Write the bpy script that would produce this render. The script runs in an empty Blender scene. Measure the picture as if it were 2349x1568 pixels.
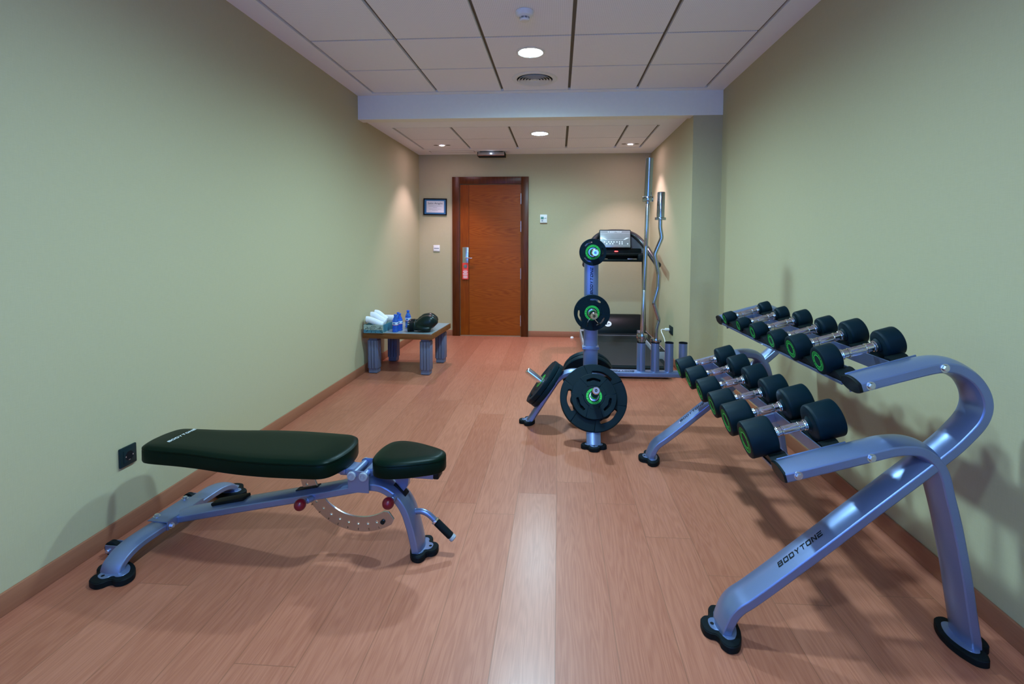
import bpy, bmesh, math, random
from mathutils import Vector, Matrix
random.seed(7)
S = bpy.context.scene
COL = S.collection
PI = math.pi
def R(a): return math.radians(a)

# ------------------------------------------------------------ camera, world, exposure
cam_d = bpy.data.cameras.new('camera'); cam = bpy.data.objects.new('camera', cam_d); COL.objects.link(cam)
cam_d.sensor_fit = 'HORIZONTAL'; cam_d.sensor_width = 36; cam_d.lens = 1157.1 / 2349 * 36
cam_d.shift_x = (2349 / 2 - 1201.94) / 2349; cam_d.shift_y = (612.17 - 784) / 2349
cam_d.clip_start = .05; cam_d.clip_end = 60
_m = Matrix.Rotation(.0679, 3, 'Z') @ Matrix.Rotation(-.0498, 3, 'X') @ Matrix.Rotation(-.0035, 3, 'Y')
_c = Matrix((_m.col[0], _m.col[2], -_m.col[1])).transposed()
cam.matrix_world = Matrix.Translation((1.8935, 0, 1.2833)) @ _c.to_4x4()
S.camera = cam
W = bpy.data.worlds.new('world'); S.world = W; W.use_nodes = True
W.node_tree.nodes['Background'].inputs[0].default_value = (.07, .24, 1, 1)       # dusk outside the window behind the camera
W.node_tree.nodes['Background'].inputs[1].default_value = 2.2
S.view_settings.view_transform = 'Standard'; S.view_settings.look = 'None'
S.view_settings.gamma = 1; S.view_settings.use_curve_mapping = False
S.view_settings.exposure = 2.0
LED_COL = (.48, .82, 1.0); LED_STR = 24.0; LED_W = 50.0   # cold ceiling downlights: disc glow, beam power
HAL_COL = (1.0, .74, .95); HAL_W = 20.0            # warm halogen spots by the door

# ------------------------------------------------------------ materials
def nt(m): return m.node_tree.nodes, m.node_tree.links
def mat(name, col, rough=.5, metal=0, coat=0, spec=.5, emit=None, estr=0, trans=0, ior=1.45, sheen=0):
    m = bpy.data.materials.new(name); m.use_nodes = True
    b = m.node_tree.nodes['Principled BSDF']
    b.inputs['Base Color'].default_value = (*col, 1); b.inputs['Roughness'].default_value = rough
    b.inputs['Metallic'].default_value = metal; b.inputs['Coat Weight'].default_value = coat
    b.inputs['Specular IOR Level'].default_value = spec
    b.inputs['Transmission Weight'].default_value = trans; b.inputs['IOR'].default_value = ior
    b.inputs['Sheen Weight'].default_value = sheen
    if emit: b.inputs['Emission Color'].default_value = (*emit, 1); b.inputs['Emission Strength'].default_value = estr
    return m
def node(m, t, **k):
    n = m.node_tree.nodes.new(t)
    for a, v in k.items():
        if a.startswith('i_'):
            key = a[2:]; n.inputs[int(key) if key.isdigit() else key].default_value = v
        else: setattr(n, a, v)
    return n
def math_n(m, op, a, b=None, c=None):
    n = m.node_tree.nodes.new('ShaderNodeMath'); n.operation = op
    for i, v in enumerate((a, b, c)):
        if v is None: continue
        if isinstance(v, (int, float)): n.inputs[i].default_value = v
        else: m.node_tree.links.new(v, n.inputs[i])
    return n.outputs[0]
def noisy(m, scale=(1, 1, 1), amt=.15, bump=0, detail=4, nscale=1.0, dist=.001):
    """vary a material's own colour a little and give it a fine surface grain"""
    N, L = nt(m); b = N['Principled BSDF']; col = b.inputs['Base Color'].default_value[:]
    tc = node(m, 'ShaderNodeTexCoord'); mp = node(m, 'ShaderNodeMapping'); mp.inputs['Scale'].default_value = scale
    nz = node(m, 'ShaderNodeTexNoise'); nz.inputs['Scale'].default_value = nscale; nz.inputs['Detail'].default_value = detail
    L.new(tc.outputs['Object'], mp.inputs[0]); L.new(mp.outputs[0], nz.inputs['Vector'])
    mx = node(m, 'ShaderNodeMix', data_type='RGBA')
    mx.inputs[6].default_value = (*[c * (1 - amt) for c in col[:3]], 1); mx.inputs[7].default_value = (*[min(1, c * (1 + amt)) for c in col[:3]], 1)
    L.new(nz.outputs[0], mx.inputs[0]); L.new(mx.outputs[2], b.inputs['Base Color'])
    if bump:
        bp = node(m, 'ShaderNodeBump'); bp.inputs['Strength'].default_value = bump; bp.inputs['Distance'].default_value = dist
        L.new(nz.outputs[0], bp.inputs['Height']); L.new(bp.outputs[0], b.inputs['Normal'])
    return m

def wall_material():
    m = mat('wall_fabric', (.56, .515, .335), .85, spec=.2); N, L = nt(m); b = N['Principled BSDF']
    tc = node(m, 'ShaderNodeTexCoord')
    outs = []
    for sc in ((420, 420, 22), (30, 30, 380)):
        mp = node(m, 'ShaderNodeMapping'); mp.inputs['Scale'].default_value = sc
        nz = node(m, 'ShaderNodeTexNoise'); nz.inputs['Scale'].default_value = 1; nz.inputs['Detail'].default_value = 3
        L.new(tc.outputs['Object'], mp.inputs[0]); L.new(mp.outputs[0], nz.inputs['Vector']); outs.append(nz.outputs[0])
    h = math_n(m, 'ADD', outs[0], outs[1]); f = math_n(m, 'MULTIPLY', h, .5)
    mx = node(m, 'ShaderNodeMix', data_type='RGBA'); mx.inputs[6].default_value = (.425, .372, .228, 1); mx.inputs[7].default_value = (.510, .448, .275, 1)
    L.new(f, mx.inputs[0]); L.new(mx.outputs[2], b.inputs['Base Color'])
    bp = node(m, 'ShaderNodeBump'); bp.inputs['Strength'].default_value = .15; bp.inputs['Distance'].default_value = .001
    L.new(h, bp.inputs['Height']); L.new(bp.outputs[0], b.inputs['Normal'])
    return m

def floor_material():
    m = mat('laminate', (.5, .27, .19), .36, spec=.5); N, L = nt(m); b = N['Principled BSDF']
    tc = node(m, 'ShaderNodeTexCoord'); sp = node(m, 'ShaderNodeSeparateXYZ'); L.new(tc.outputs['Object'], sp.inputs[0])
    x, y = sp.outputs[0], sp.outputs[1]
    u = math_n(m, 'DIVIDE', math_n(m, 'SUBTRACT', x, 1.697 - 195 * .195), .195)
    k = math_n(m, 'FLOOR', u); fu = math_n(m, 'FRACT', u)
    wn = node(m, 'ShaderNodeTexWhiteNoise', noise_dimensions='1D'); L.new(k, wn.inputs['W'])
    v = math_n(m, 'DIVIDE', math_n(m, 'ADD', y, math_n(m, 'MULTIPLY', wn.outputs[0], 1.285)), 1.285)
    isk = math_n(m, 'COMPARE', k, 195.0, .1)                       # the row of the glossier plank with painted-in lamp sheen keeps its own joints
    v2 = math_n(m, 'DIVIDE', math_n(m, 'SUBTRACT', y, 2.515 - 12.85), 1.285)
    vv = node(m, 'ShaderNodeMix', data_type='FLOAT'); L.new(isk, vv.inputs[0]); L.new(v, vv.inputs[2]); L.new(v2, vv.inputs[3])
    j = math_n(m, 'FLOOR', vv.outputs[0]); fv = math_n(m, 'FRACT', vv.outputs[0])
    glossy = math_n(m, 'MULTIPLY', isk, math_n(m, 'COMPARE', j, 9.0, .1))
    cb = node(m, 'ShaderNodeCombineXYZ'); L.new(k, cb.inputs[0]); L.new(j, cb.inputs[1])
    w2 = node(m, 'ShaderNodeTexWhiteNoise', noise_dimensions='2D'); L.new(cb.outputs[0], w2.inputs['Vector'])
    # grain: stretched noise with a per-plank shift
    cg = node(m, 'ShaderNodeCombineXYZ')
    L.new(math_n(m, 'MULTIPLY', x, 16.0), cg.inputs[0]); L.new(math_n(m, 'MULTIPLY', y, 1.1), cg.inputs[1]); L.new(math_n(m, 'MULTIPLY', w2.outputs[0], 60.0), cg.inputs[2])
    n1 = node(m, 'ShaderNodeTexNoise'); n1.inputs['Scale'].default_value = 1; n1.inputs['Detail'].default_value = 2; L.new(cg.outputs[0], n1.inputs['Vector'])
    rings = math_n(m, 'SINE', math_n(m, 'MULTIPLY', n1.outputs[0], 85.0))
    cf = node(m, 'ShaderNodeCombineXYZ')
    L.new(math_n(m, 'MULTIPLY', x, 420.0), cf.inputs[0]); L.new(math_n(m, 'MULTIPLY', y, 9.0), cf.inputs[1]); L.new(math_n(m, 'MULTIPLY', w2.outputs[0], 60.0), cf.inputs[2])
    n2 = node(m, 'ShaderNodeTexNoise'); n2.inputs['Scale'].default_value = 1; n2.inputs['Detail'].default_value = 3; L.new(cf.outputs[0], n2.inputs['Vector'])
    g = math_n(m, 'ADD', math_n(m, 'MULTIPLY', rings, .10), math_n(m, 'MULTIPLY', n2.outputs[0], .75))
    g = math_n(m, 'ADD', g, math_n(m, 'MULTIPLY', w2.outputs[0], .22))
    ra = node(m, 'ShaderNodeValToRGB'); e = ra.color_ramp.elements
    e[0].position = .1; e[0].color = (.29, .080, .042, 1); e[1].position = .9; e[1].color = (.48, .172, .100, 1)
    L.new(g, ra.inputs[0])
    pale = node(m, 'ShaderNodeMix', data_type='RGBA'); pale.inputs[7].default_value = (.50, .22, .14, 1)  # lighter tint puts the downlight's reflection into this one plank's colour
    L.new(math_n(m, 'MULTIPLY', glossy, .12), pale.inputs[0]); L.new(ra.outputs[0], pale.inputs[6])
    s1 = math_n(m, 'LESS_THAN', math_n(m, 'ABSOLUTE', math_n(m, 'SUBTRACT', fu, .5)), .4935)
    s2 = math_n(m, 'LESS_THAN', math_n(m, 'ABSOLUTE', math_n(m, 'SUBTRACT', fv, .5)), .4990)
    seam = math_n(m, 'MULTIPLY', s1, s2)
    dk = node(m, 'ShaderNodeMix', data_type='RGBA'); dk.inputs[6].default_value = (.255, .09, .048, 1)
    L.new(seam, dk.inputs[0]); L.new(pale.outputs[2], dk.inputs[7]); L.new(dk.outputs[2], b.inputs['Base Color'])
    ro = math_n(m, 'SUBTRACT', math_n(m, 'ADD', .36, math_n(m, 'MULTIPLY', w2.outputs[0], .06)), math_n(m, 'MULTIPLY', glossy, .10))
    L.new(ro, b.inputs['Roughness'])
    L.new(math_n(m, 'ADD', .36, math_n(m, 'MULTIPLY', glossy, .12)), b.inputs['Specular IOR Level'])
    return m

def panel_material():
    m = mat('perforated_panel', (.70, .66, .66), .8, spec=.2); N, L = nt(m); b = N['Principled BSDF']
    tc = node(m, 'ShaderNodeTexCoord'); sp = node(m, 'ShaderNodeSeparateXYZ'); L.new(tc.outputs['Object'], sp.inputs[0])
    a = math_n(m, 'SUBTRACT', math_n(m, 'FRACT', math_n(m, 'MULTIPLY', sp.outputs[0], 92.0)), .5)
    c = math_n(m, 'SUBTRACT', math_n(m, 'FRACT', math_n(m, 'MULTIPLY', sp.outputs[1], 92.0)), .5)
    d = math_n(m, 'ADD', math_n(m, 'MULTIPLY', a, a), math_n(m, 'MULTIPLY', c, c))
    dot = math_n(m, 'LESS_THAN', d, .05)
    mx = node(m, 'ShaderNodeMix', data_type='RGBA'); mx.inputs[6].default_value = (.89, .87, .90, 1); mx.inputs[7].default_value = (.66, .65, .67, 1)
    L.new(dot, mx.inputs[0]); L.new(mx.outputs[2], b.inputs['Base Color'])
    return m

def wood_material(name, c0, c1, horiz=True, rough=.35, figure=False):
    m = mat(name, c0, rough); N, L = nt(m); b = N['Principled BSDF']; b.inputs['Specular IOR Level'].default_value = .25
    tc = node(m, 'ShaderNodeTexCoord'); mp = node(m, 'ShaderNodeMapping')
    mp.inputs['Scale'].default_value = (1.6, 10, 13) if horiz else (16, 16, 1.2)
    n1 = node(m, 'ShaderNodeTexNoise'); n1.inputs['Scale'].default_value = 1; n1.inputs['Detail'].default_value = 3
    L.new(tc.outputs['Object'], mp.inputs[0]); L.new(mp.outputs[0], n1.inputs['Vector'])
    w = math_n(m, 'SINE', math_n(m, 'MULTIPLY', n1.outputs[0], 38.0))
    mp2 = node(m, 'ShaderNodeMapping'); mp2.inputs['Scale'].default_value = (6, 90, 160) if horiz else (160, 160, 5)
    n2 = node(m, 'ShaderNodeTexNoise'); n2.inputs['Scale'].default_value = 1; n2.inputs['Detail'].default_value = 2
    L.new(tc.outputs['Object'], mp2.inputs[0]); L.new(mp2.outputs[0], n2.inputs['Vector'])
    f = math_n(m, 'ADD', math_n(m, 'MULTIPLY', w, .10), n2.outputs[0])
    if figure:                                                     # book-matched arched veneer leaves
        sp = node(m, 'ShaderNodeSeparateXYZ'); L.new(tc.outputs['Object'], sp.inputs[0])
        leaf = math_n(m, 'SUBTRACT', math_n(m, 'FRACT', math_n(m, 'DIVIDE', sp.outputs[2], .41)), .5)
        g = math_n(m, 'ADD', math_n(m, 'MULTIPLY', math_n(m, 'MULTIPLY', leaf, leaf), 5.0), math_n(m, 'MULTIPLY', sp.outputs[0], -.55))
        g = math_n(m, 'ADD', g, math_n(m, 'MULTIPLY', n1.outputs[0], .35))
        f = math_n(m, 'ADD', math_n(m, 'MULTIPLY', n2.outputs[0], .8), math_n(m, 'MULTIPLY', math_n(m, 'ADD', math_n(m, 'SINE', math_n(m, 'MULTIPLY', g, 75.0)), .6), .13))
    ra = node(m, 'ShaderNodeValToRGB'); e = ra.color_ramp.elements
    e[0].position = .2; e[0].color = (*c0, 1); e[1].position = .85; e[1].color = (*c1, 1)
    L.new(f, ra.inputs[0]); L.new(ra.outputs[0], b.inputs['Base Color'])
    return m

M = {}
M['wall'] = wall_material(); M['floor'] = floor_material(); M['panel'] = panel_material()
M['plaster'] = noisy(mat('white_plaster', (.88, .88, .90), .8, spec=.2), (3, 3, 3), .03)
M['beam'] = noisy(mat('pale_grey_plaster', (.84, .83, .74), .75, spec=.2), (30, 30, 30), .03)
M['groove'] = noisy(mat('dark_joint', (.17, .155, .105), .7), (8, 8, 8), .1)
M['skirting'] = wood_material('skirting_wood', (.34, .165, .085), (.47, .25, .145), False, .45)
M['skirt_y'] = noisy(mat('skirting_beech', (.33, .125, .066), .45, spec=.3), (60, 3, 60), .16, nscale=2)
M['paint'] = noisy(mat('silver_blue_paint', (.20, .26, .44), .34, .66, coat=.2), (260, 260, 260), .10, nscale=3)
M['rubber'] = noisy(mat('black_rubber', (.003, .006, .008), .6, spec=.15), (40, 40, 40), .2)
M['urethane'] = noisy(mat('black_urethane', (.0010, .0105, .0165), .5, spec=.14), (25, 25, 25), .2, .06)
M['vinyl'] = noisy(mat('black_vinyl', (.0018, .0085, .0048), .36, spec=.09), (60, 60, 60), .15, .12, nscale=4)
M['plastic'] = noisy(mat('black_plastic', (.004, .008, .009), .42, spec=.2), (50, 50, 50), .15)
M['chrome'] = noisy(mat('chrome', (.78, .80, .84), .12, 1.0), (30, 30, 30), .05)
M['steel'] = noisy(mat('brushed_steel', (.55, .56, .58), .24, 1.0), (200, 20, 20), .08)
M['bar_steel'] = noisy(mat('bar_steel', (.40, .42, .45), .17, 1.0), (30, 30, 200), .08)
M['zinc'] = noisy(mat('zinc_bolt', (.62, .66, .72), .28, .9), (60, 60, 60), .1)
M['green'] = noisy(mat('green_print', (.02, .55, .06), .5), (50, 50, 50), .1)
M['black_ink'] = noisy(mat('black_ink', (.006, .007, .010), .55, spec=.15), (50, 50, 50), .1)
M['white_ink'] = noisy(mat('white_ink', (.80, .82, .84), .5), (50, 50, 50), .05)
M['red_ball'] = noisy(mat('dark_red_plastic', (.16, .004, .012), .3), (40, 40, 40), .15)
M['door'] = wood_material('door_veneer', (.20, .034, .001), (.33, .080, .005), True, .36, True)
M['door_v'] = wood_material('door_stile_veneer', (.17, .028, .001), (.27, .062, .004), False, .32)
M['frame_wood'] = wood_material('door_frame_wood', (.060, .012, .002), (.125, .030, .006), False, .35)
M['white_plastic'] = noisy(mat('white_plastic', (.78, .77, .74), .45), (20, 20, 20), .03)
M['towel'] = noisy(mat('white_terry', (.82, .81, .82), .95, sheen=.4, spec=.1), (160, 160, 160), .08, .6, nscale=2, dist=.004)
M['tabletop'] = noisy(mat('grey_blue_laminate', (.22, .27, .30), .3), (80, 80, 80), .12)
M['table_edge'] = wood_material('table_edge_wood', (.10, .035, .010), (.22, .085, .025), True, .4)
M['table_leg'] = noisy(mat('grey_blue_painted_wood', (.125, .135, .205), .5), (60, 60, 6), .12)
M['glove'] = noisy(mat('black_glove_leather', (.004, .013, .011), .30, spec=.3), (30, 30, 30), .15)
M['bottle'] = noisy(mat('blue_bottle', (.08, .30, .98), .10, trans=.8, ior=1.33), (20, 20, 20), .05)
M['cap'] = noisy(mat('blue_cap', (.02, .10, .50), .4), (20, 20, 20), .05)
M['label'] = noisy(mat('bottle_label', (.55, .66, .80), .5), (20, 20, 20), .05)
M['label_red'] = noisy(mat('label_red', (.5, .05, .08), .5), (20, 20, 20), .05)
M['label_blue'] = noisy(mat('label_blue', (.03, .12, .35), .5), (20, 20, 20), .05)
M['box_pale'] = noisy(mat('box_pale_green', (.30, .38, .32), .6), (60, 60, 60), .1)
M['box_teal'] = noisy(mat('box_teal', (.05, .17, .22), .6), (60, 60, 60), .1)
M['hanger'] = noisy(mat('red_card', (.72, .045, .03), .5), (20, 20, 20), .05)
M['mat_blue'] = noisy(mat('blue_mount', (.035, .16, .34), .6), (20, 20, 20), .05)
M['paper'] = noisy(mat('paper', (.72, .70, .74), .7), (20, 20, 20), .03)
M['belt'] = noisy(mat('treadmill_belt', (.010, .016, .019), .5, spec=.25), (120, 120, 120), .2, .2)
M['gloss_plastic'] = noisy(mat('gloss_black_plastic', (.02, .021, .024), .28, spec=.6), (50, 50, 50), .1)
M['grey_plastic'] = noisy(mat('grey_plastic', (.16, .165, .18), .38), (60, 60, 60), .1)
M['pale_grey'] = noisy(mat('pale_grey_paint', (.30, .31, .35), .4), (60, 60, 60), .06)
M['screen'] = noisy(mat('console_panel', (.26, .275, .29), .26, spec=1.0, coat=.8), (30, 30, 30), .06)
M['lcd'] = noisy(mat('green_lcd', (.10, .26, .20), .3), (60, 60, 60), .1)
M['socket'] = noisy(mat('dark_green_plastic', (.007, .020, .023), .4, spec=.2), (30, 30, 30), .1)
M['glass'] = mat('window_glass', (1, 1, 1), 0, trans=1, ior=1.01, spec=.2)
M['led'] = mat('led_disc', (1, 1, 1), .5, emit=LED_COL, estr=LED_STR)
M['hal'] = mat('halogen_bulb', (1, 1, 1), .5, emit=HAL_COL, estr=120)
M['red_led'] = mat('red_indicator', (.8, .05, .05), .4, emit=(1, .05, .05), estr=1.2)
M['blue_led'] = mat('blue_indicator', (.7, .8, 1), .4, emit=(.55, .7, 1), estr=2.0)

# ------------------------------------------------------------ mesh helpers
class MB:
    def __init__(s): s.v = []; s.f = []; s.m = []
    def add(s, vs, fs, mi=0, T=None):
        o = len(s.v)
        for p in vs:
            p = Vector(p); s.v.append(T @ p if T else p)
        for f in fs: s.f.append([i + o for i in f]); s.m.append(mi)
        return s
    def mesh(s, name, mats, angle=35):
        me = bpy.data.meshes.new(name); me.from_pydata([tuple(p) for p in s.v], [], s.f)
        for a in (mats if isinstance(mats, (list, tuple)) else [mats]): me.materials.append(M[a])
        me.polygons.foreach_set('material_index', s.m)
        bm = bmesh.new(); bm.from_mesh(me); bmesh.ops.recalc_face_normals(bm, faces=bm.faces); bm.to_mesh(me); bm.free()
        me.polygons.foreach_set('use_smooth', [True] * len(me.polygons)); me.set_sharp_from_angle(angle=R(angle)); me.update()
        return me
def link(name, me, parent=None):
    o = bpy.data.objects.new(name, me); COL.objects.link(o)
    if parent: o.parent = parent
    return o
def obj(name, mb, mats, parent=None, angle=35): return link(name, mb.mesh(name, mats, angle), parent)
def tag(o, label, cat, group=None):
    o['label'] = label; o['category'] = cat
    if group: o['group'] = group
    return o
def thing(name, label, cat, loc=(0, 0, 0), rot=(0, 0, 0), group=None):
    o = bpy.data.objects.new(name, None); COL.objects.link(o); o.location = loc; o.rotation_euler = rot; o.empty_display_size = .05
    return tag(o, label, cat, group)
def struct(name, mb, mats, parent=None, angle=35):
    o = obj(name, mb, mats, parent, angle); o['kind'] = 'structure'; return o
def dup(o, parent=None):
    c = o.copy(); COL.objects.link(c)
    if parent: c.parent = parent
    for ch in o.children: dup(ch, c)
    return c

def box(mb, lo, hi, mi=0, r=0, T=None, seg=2):
    bm = bmesh.new(); bmesh.ops.create_cube(bm, size=1)
    for v in bm.verts: v.co = Vector([(lo[i] + hi[i]) / 2 + v.co[i] * (hi[i] - lo[i]) for i in range(3)])
    if r: bmesh.ops.bevel(bm, geom=bm.edges[:], offset=r, segments=seg, affect='EDGES', profile=.5)
    bm.verts.index_update(); mb.add([v.co.copy() for v in bm.verts], [[v.index for v in f.verts] for f in bm.faces], mi, T); bm.free(); return mb
def lathe(mb, prof, n=32, mi=0, T=None, flute=None):
    """prof: (radius, z) along +z; flute(i, ang) may change the radius"""
    vs, fs, rows = [], [], []
    for i, (r, z) in enumerate(prof):
        if r < 1e-6: rows.append([len(vs)]); vs.append((0, 0, z))
        else:
            rows.append(list(range(len(vs), len(vs) + n)))
            for k in range(n):
                a = 2 * PI * k / n; q = r if not flute else r + flute(i, k)
                vs.append((q * math.cos(a), q * math.sin(a), z))
    for a, b in zip(rows, rows[1:]):
        for k in range(n):
            k2 = (k + 1) % n
            if len(a) == 1 and len(b) == 1: continue
            if len(a) == 1: fs.append([a[0], b[k], b[k2]])
            elif len(b) == 1: fs.append([a[k], a[k2], b[0]])
            else: fs.append([a[k], a[k2], b[k2], b[k]])
    return mb.add(vs, fs, mi, T)
def axis_T(p, d):
    return Matrix.Translation(p) @ Vector(d).to_track_quat('Z', 'Y').to_matrix().to_4x4()
def cyl(mb, p, q, r, mi=0, n=24, bev=.0015):
    p, q = Vector(p), Vector(q); L = (q - p).length; b = min(bev, L / 3, r / 3)
    return lathe(mb, [(0, 0), (r - b, 0), (r, b), (r, L - b), (r - b, L), (0, L)], n, mi, axis_T(p, q - p))
def hexbolt(mb, p, d, r=.0095, h=.007, mi=0):
    lathe(mb, [(0, 0), (r * 1.45, 0), (r * 1.45, .0018), (r, .0018)], 20, mi, axis_T(p, d))
    lathe(mb, [(r, .0018), (r, h), (r * .8, h + .0015), (0, h + .0015)], 6, mi, axis_T(p, d)); return mb
def smooth(pts, n=8, closed=False):
    pts = [Vector(p) for p in pts]; out = []; N = len(pts)
    for i in range(N if closed else N - 1):
        g = (lambda k: pts[k % N]) if closed else (lambda k: pts[max(0, min(N - 1, k))])
        a, b, c, d = g(i - 1), g(i), g(i + 1), g(i + 2)
        for k in range(n):
            t = k / n
            out.append(.5 * (2 * b + (c - a) * t + (2 * a - 5 * b + 4 * c - d) * t * t + (3 * b - a - 3 * c + d) * t ** 3))
    if not closed: out.append(pts[-1])
    return out
def fillet(pts, rad, n=8):
    """polyline with rounded corners; rad one number or a list for the inner points"""
    pts = [Vector(p) for p in pts]; out = [pts[0]]
    for i in range(1, len(pts) - 1):
        r = rad[i - 1] if isinstance(rad, (list, tuple)) else rad
        a = (pts[i - 1] - pts[i]).normalized(); c = (pts[i + 1] - pts[i]).normalized()
        th = a.angle(c); d = r / math.tan(th / 2)
        p0 = pts[i] + a * d; p1 = pts[i] + c * d; ctr = pts[i] + (a + c).normalized() * (r / math.sin(th / 2))
        for k in range(n + 1):
            t = k / n; w = (p0 - ctr).lerp(p1 - ctr, t)
            v0, v1 = p0 - ctr, p1 - ctr; ang = v0.angle(v1)
            w = (v0 * math.sin((1 - t) * ang) + v1 * math.sin(t * ang)) / math.sin(ang); out.append(ctr + w)
    out.append(pts[-1]); return out
def frames(path, b=None):
    fr = []; N = len(path); prev = None
    for i, p in enumerate(path):
        t = (path[min(i + 1, N - 1)] - path[max(i - 1, 0)]).normalized()
        if b is not None: bb = Vector(b)
        else:
            bb = prev if prev is not None else (Vector((0, 0, 1)) if abs(t.z) < .9 else Vector((1, 0, 0)))
        n = t.cross(bb).normalized(); bb = n.cross(t).normalized(); prev = bb
        fr.append((p, t, bb, n))
    return fr
TUBE_ANGLE = 18
def sweep(mb, path, sec, b=None, mi=0, caps=True, scale=None):
    fr = frames(path, b); vs = []; fs = []; K = len(sec)
    for i, (p, t, bb, n) in enumerate(fr):
        sa = scale(i / (len(fr) - 1)) if scale else (1, 1)
        for a, c in sec: vs.append(p + bb * (a * sa[0]) + n * (c * sa[1]))
    for i in range(len(fr) - 1):
        for k in range(K):
            k2 = (k + 1) % K; fs.append([i * K + k, i * K + k2, (i + 1) * K + k2, (i + 1) * K + k])
    if caps: fs.append(list(range(K))[::-1]); fs.append([(len(fr) - 1) * K + k for k in range(K)])
    return mb.add(vs, fs, mi)
def circ(r, n=16): return [(r * math.cos(2 * PI * k / n), r * math.sin(2 * PI * k / n)) for k in range(n)]
def tube(mb, path, r, mi=0, n=14): return sweep(mb, [Vector(p) for p in path], circ(r, n), None, mi)
def crown(a, Wd, h, k): return h / 2 + k * (1 - (2 * a / Wd) ** 2)
def oval(Wd, h, k, bev=.003, n=10):
    """flat-sided oval tube: two flat edges of height h, crowned faces bulging by k"""
    top = [(-Wd / 2, h / 2 - bev), (-Wd / 2 + bev * .3, h / 2 - bev * .3)]
    for i in range(n + 1):
        a = -Wd / 2 + bev + (Wd - 2 * bev) * i / n; top.append((a, crown(a, Wd, h, k)))
    top += [(Wd / 2 - bev * .3, h / 2 - bev * .3), (Wd / 2, h / 2 - bev)]
    return top + [(-a, -c) for a, c in top]
def extrude_poly(mb, pts, z0, z1, mi=0, T=None, bev=0):
    n = len(pts); P = [Vector((p[0], p[1])) for p in pts]
    def inset(d):
        out = []
        for i in range(n):
            a, b, c = P[i - 1], P[i], P[(i + 1) % n]
            e = (c - a).normalized(); nn = Vector((-e.y, e.x)); out.append(b + nn * d)
        return out
    rows = [(inset(bev), z0), (P, z0 + bev), (P, z1 - bev), (inset(bev), z1)] if bev else [(P, z0), (P, z1)]
    vs = [(p.x, p.y, z) for r, z in rows for p in r]; fs = []
    for k in range(len(rows) - 1):
        for i in range(n):
            j = (i + 1) % n; fs.append([k * n + i, k * n + j, (k + 1) * n + j, (k + 1) * n + i])
    fs.append(list(range(n))[::-1]); fs.append([(len(rows) - 1) * n + i for i in range(n)])
    return mb.add(vs, fs, mi, T)
def curve_fill(mb, loops, depth, bevel=0, mi=0, T=None, dz=0):
    """2-D outline with holes, filled and extruded (z centred on dz)"""
    cu = bpy.data.curves.new('tmp', 'CURVE'); cu.dimensions = '2D'; cu.fill_mode = 'BOTH'
    cu.extrude = max(depth / 2 - bevel, 1e-5); cu.bevel_depth = bevel; cu.bevel_resolution = 1
    for lp in loops:
        sp = cu.splines.new('POLY'); sp.points.add(len(lp) - 1); sp.use_cyclic_u = True
        for p, q in zip(sp.points, lp): p.co = (q[0], q[1], 0, 1)
    ob = bpy.data.objects.new('tmp', cu); me = ob.to_mesh()
    mb.add([v.co + Vector((0, 0, dz)) for v in me.vertices], [list(p.vertices) for p in me.polygons], mi, T)
    ob.to_mesh_clear(); bpy.data.objects.remove(ob); bpy.data.curves.remove(cu); return mb
def text_polys(s, size=1.0, align='CENTER', spacing=1.0):
    cu = bpy.data.curves.new('tmp', 'FONT'); cu.body = s; cu.size = size; cu.align_x = align; cu.space_character = spacing
    cu.resolution_u = 2; cu.fill_mode = 'FRONT'
    ob = bpy.data.objects.new('tmp', cu); me = ob.to_mesh()
    vs = [(v.co.x, v.co.y) for v in me.vertices]; fs = [list(p.vertices) for p in me.polygons]
    ob.to_mesh_clear(); bpy.data.objects.remove(ob); bpy.data.curves.remove(cu); return vs, fs
def text(mb, s, size, T, mi=0, align='CENTER', spacing=1.0):
    vs, fs = text_polys(s, size, align, spacing); return mb.add([(x, y, 0) for x, y in vs], fs, mi, T)

# wide square-cut italic capitals of the maker's mark on the machines: quads in a cell of width 1.15, height 1
def _bar(x0, y0, x1, y1): return [(x0, y0), (x1, y0), (x1, y1), (x0, y1)]
_T = .22
GLY = {
 'B': [_bar(0, 0, _T, 1), _bar(_T, 0, 1, _T), _bar(_T, 1 - _T, .95, 1), _bar(_T, .42, 1, .42 + _T * .85), _bar(1 - _T, _T, 1, .42), _bar(.95 - _T, .58, .95, 1 - _T)],
 'O': [_bar(0, .1, _T, .9), _bar(1 - _T, .1, 1, .9), [(.0, .1), (.1, 0), (.9, 0), (1, .1), (1, _T), (0, _T)], [(0, .9), (0, 1 - _T), (1, 1 - _T), (1, .9), (.9, 1), (.1, 1)]],
 'D': [_bar(0, 0, _T, 1), _bar(_T, 0, .85, _T), _bar(_T, 1 - _T, .85, 1), [(1 - _T, .15), (.85, 0), (1, .18), (1, .82), (.85, 1), (1 - _T, .85)]],
 'Y': [[(0, 1), (.38, .42), (.5, .62), (.25, 1)], [(1, 1), (.75, 1), (.42, .5), (.6, .42)], _bar(.4, 0, .6, .5)],
 'T': [_bar(0, 1 - _T, 1, 1), _bar(.4, 0, .6, 1 - _T)],
 'N': [_bar(0, 0, _T, 1), _bar(1 - _T, 0, 1, 1), [(_T, 1), (_T, .72), (1 - _T, 0), (1 - _T, .28)]],
 'E': [_bar(0, 0, 1, _T), _bar(0, 1 - _T, 1, 1), _bar(0, .42, .92, .42 + _T * .85), _bar(0, _T, _T, .42)],
}
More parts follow.
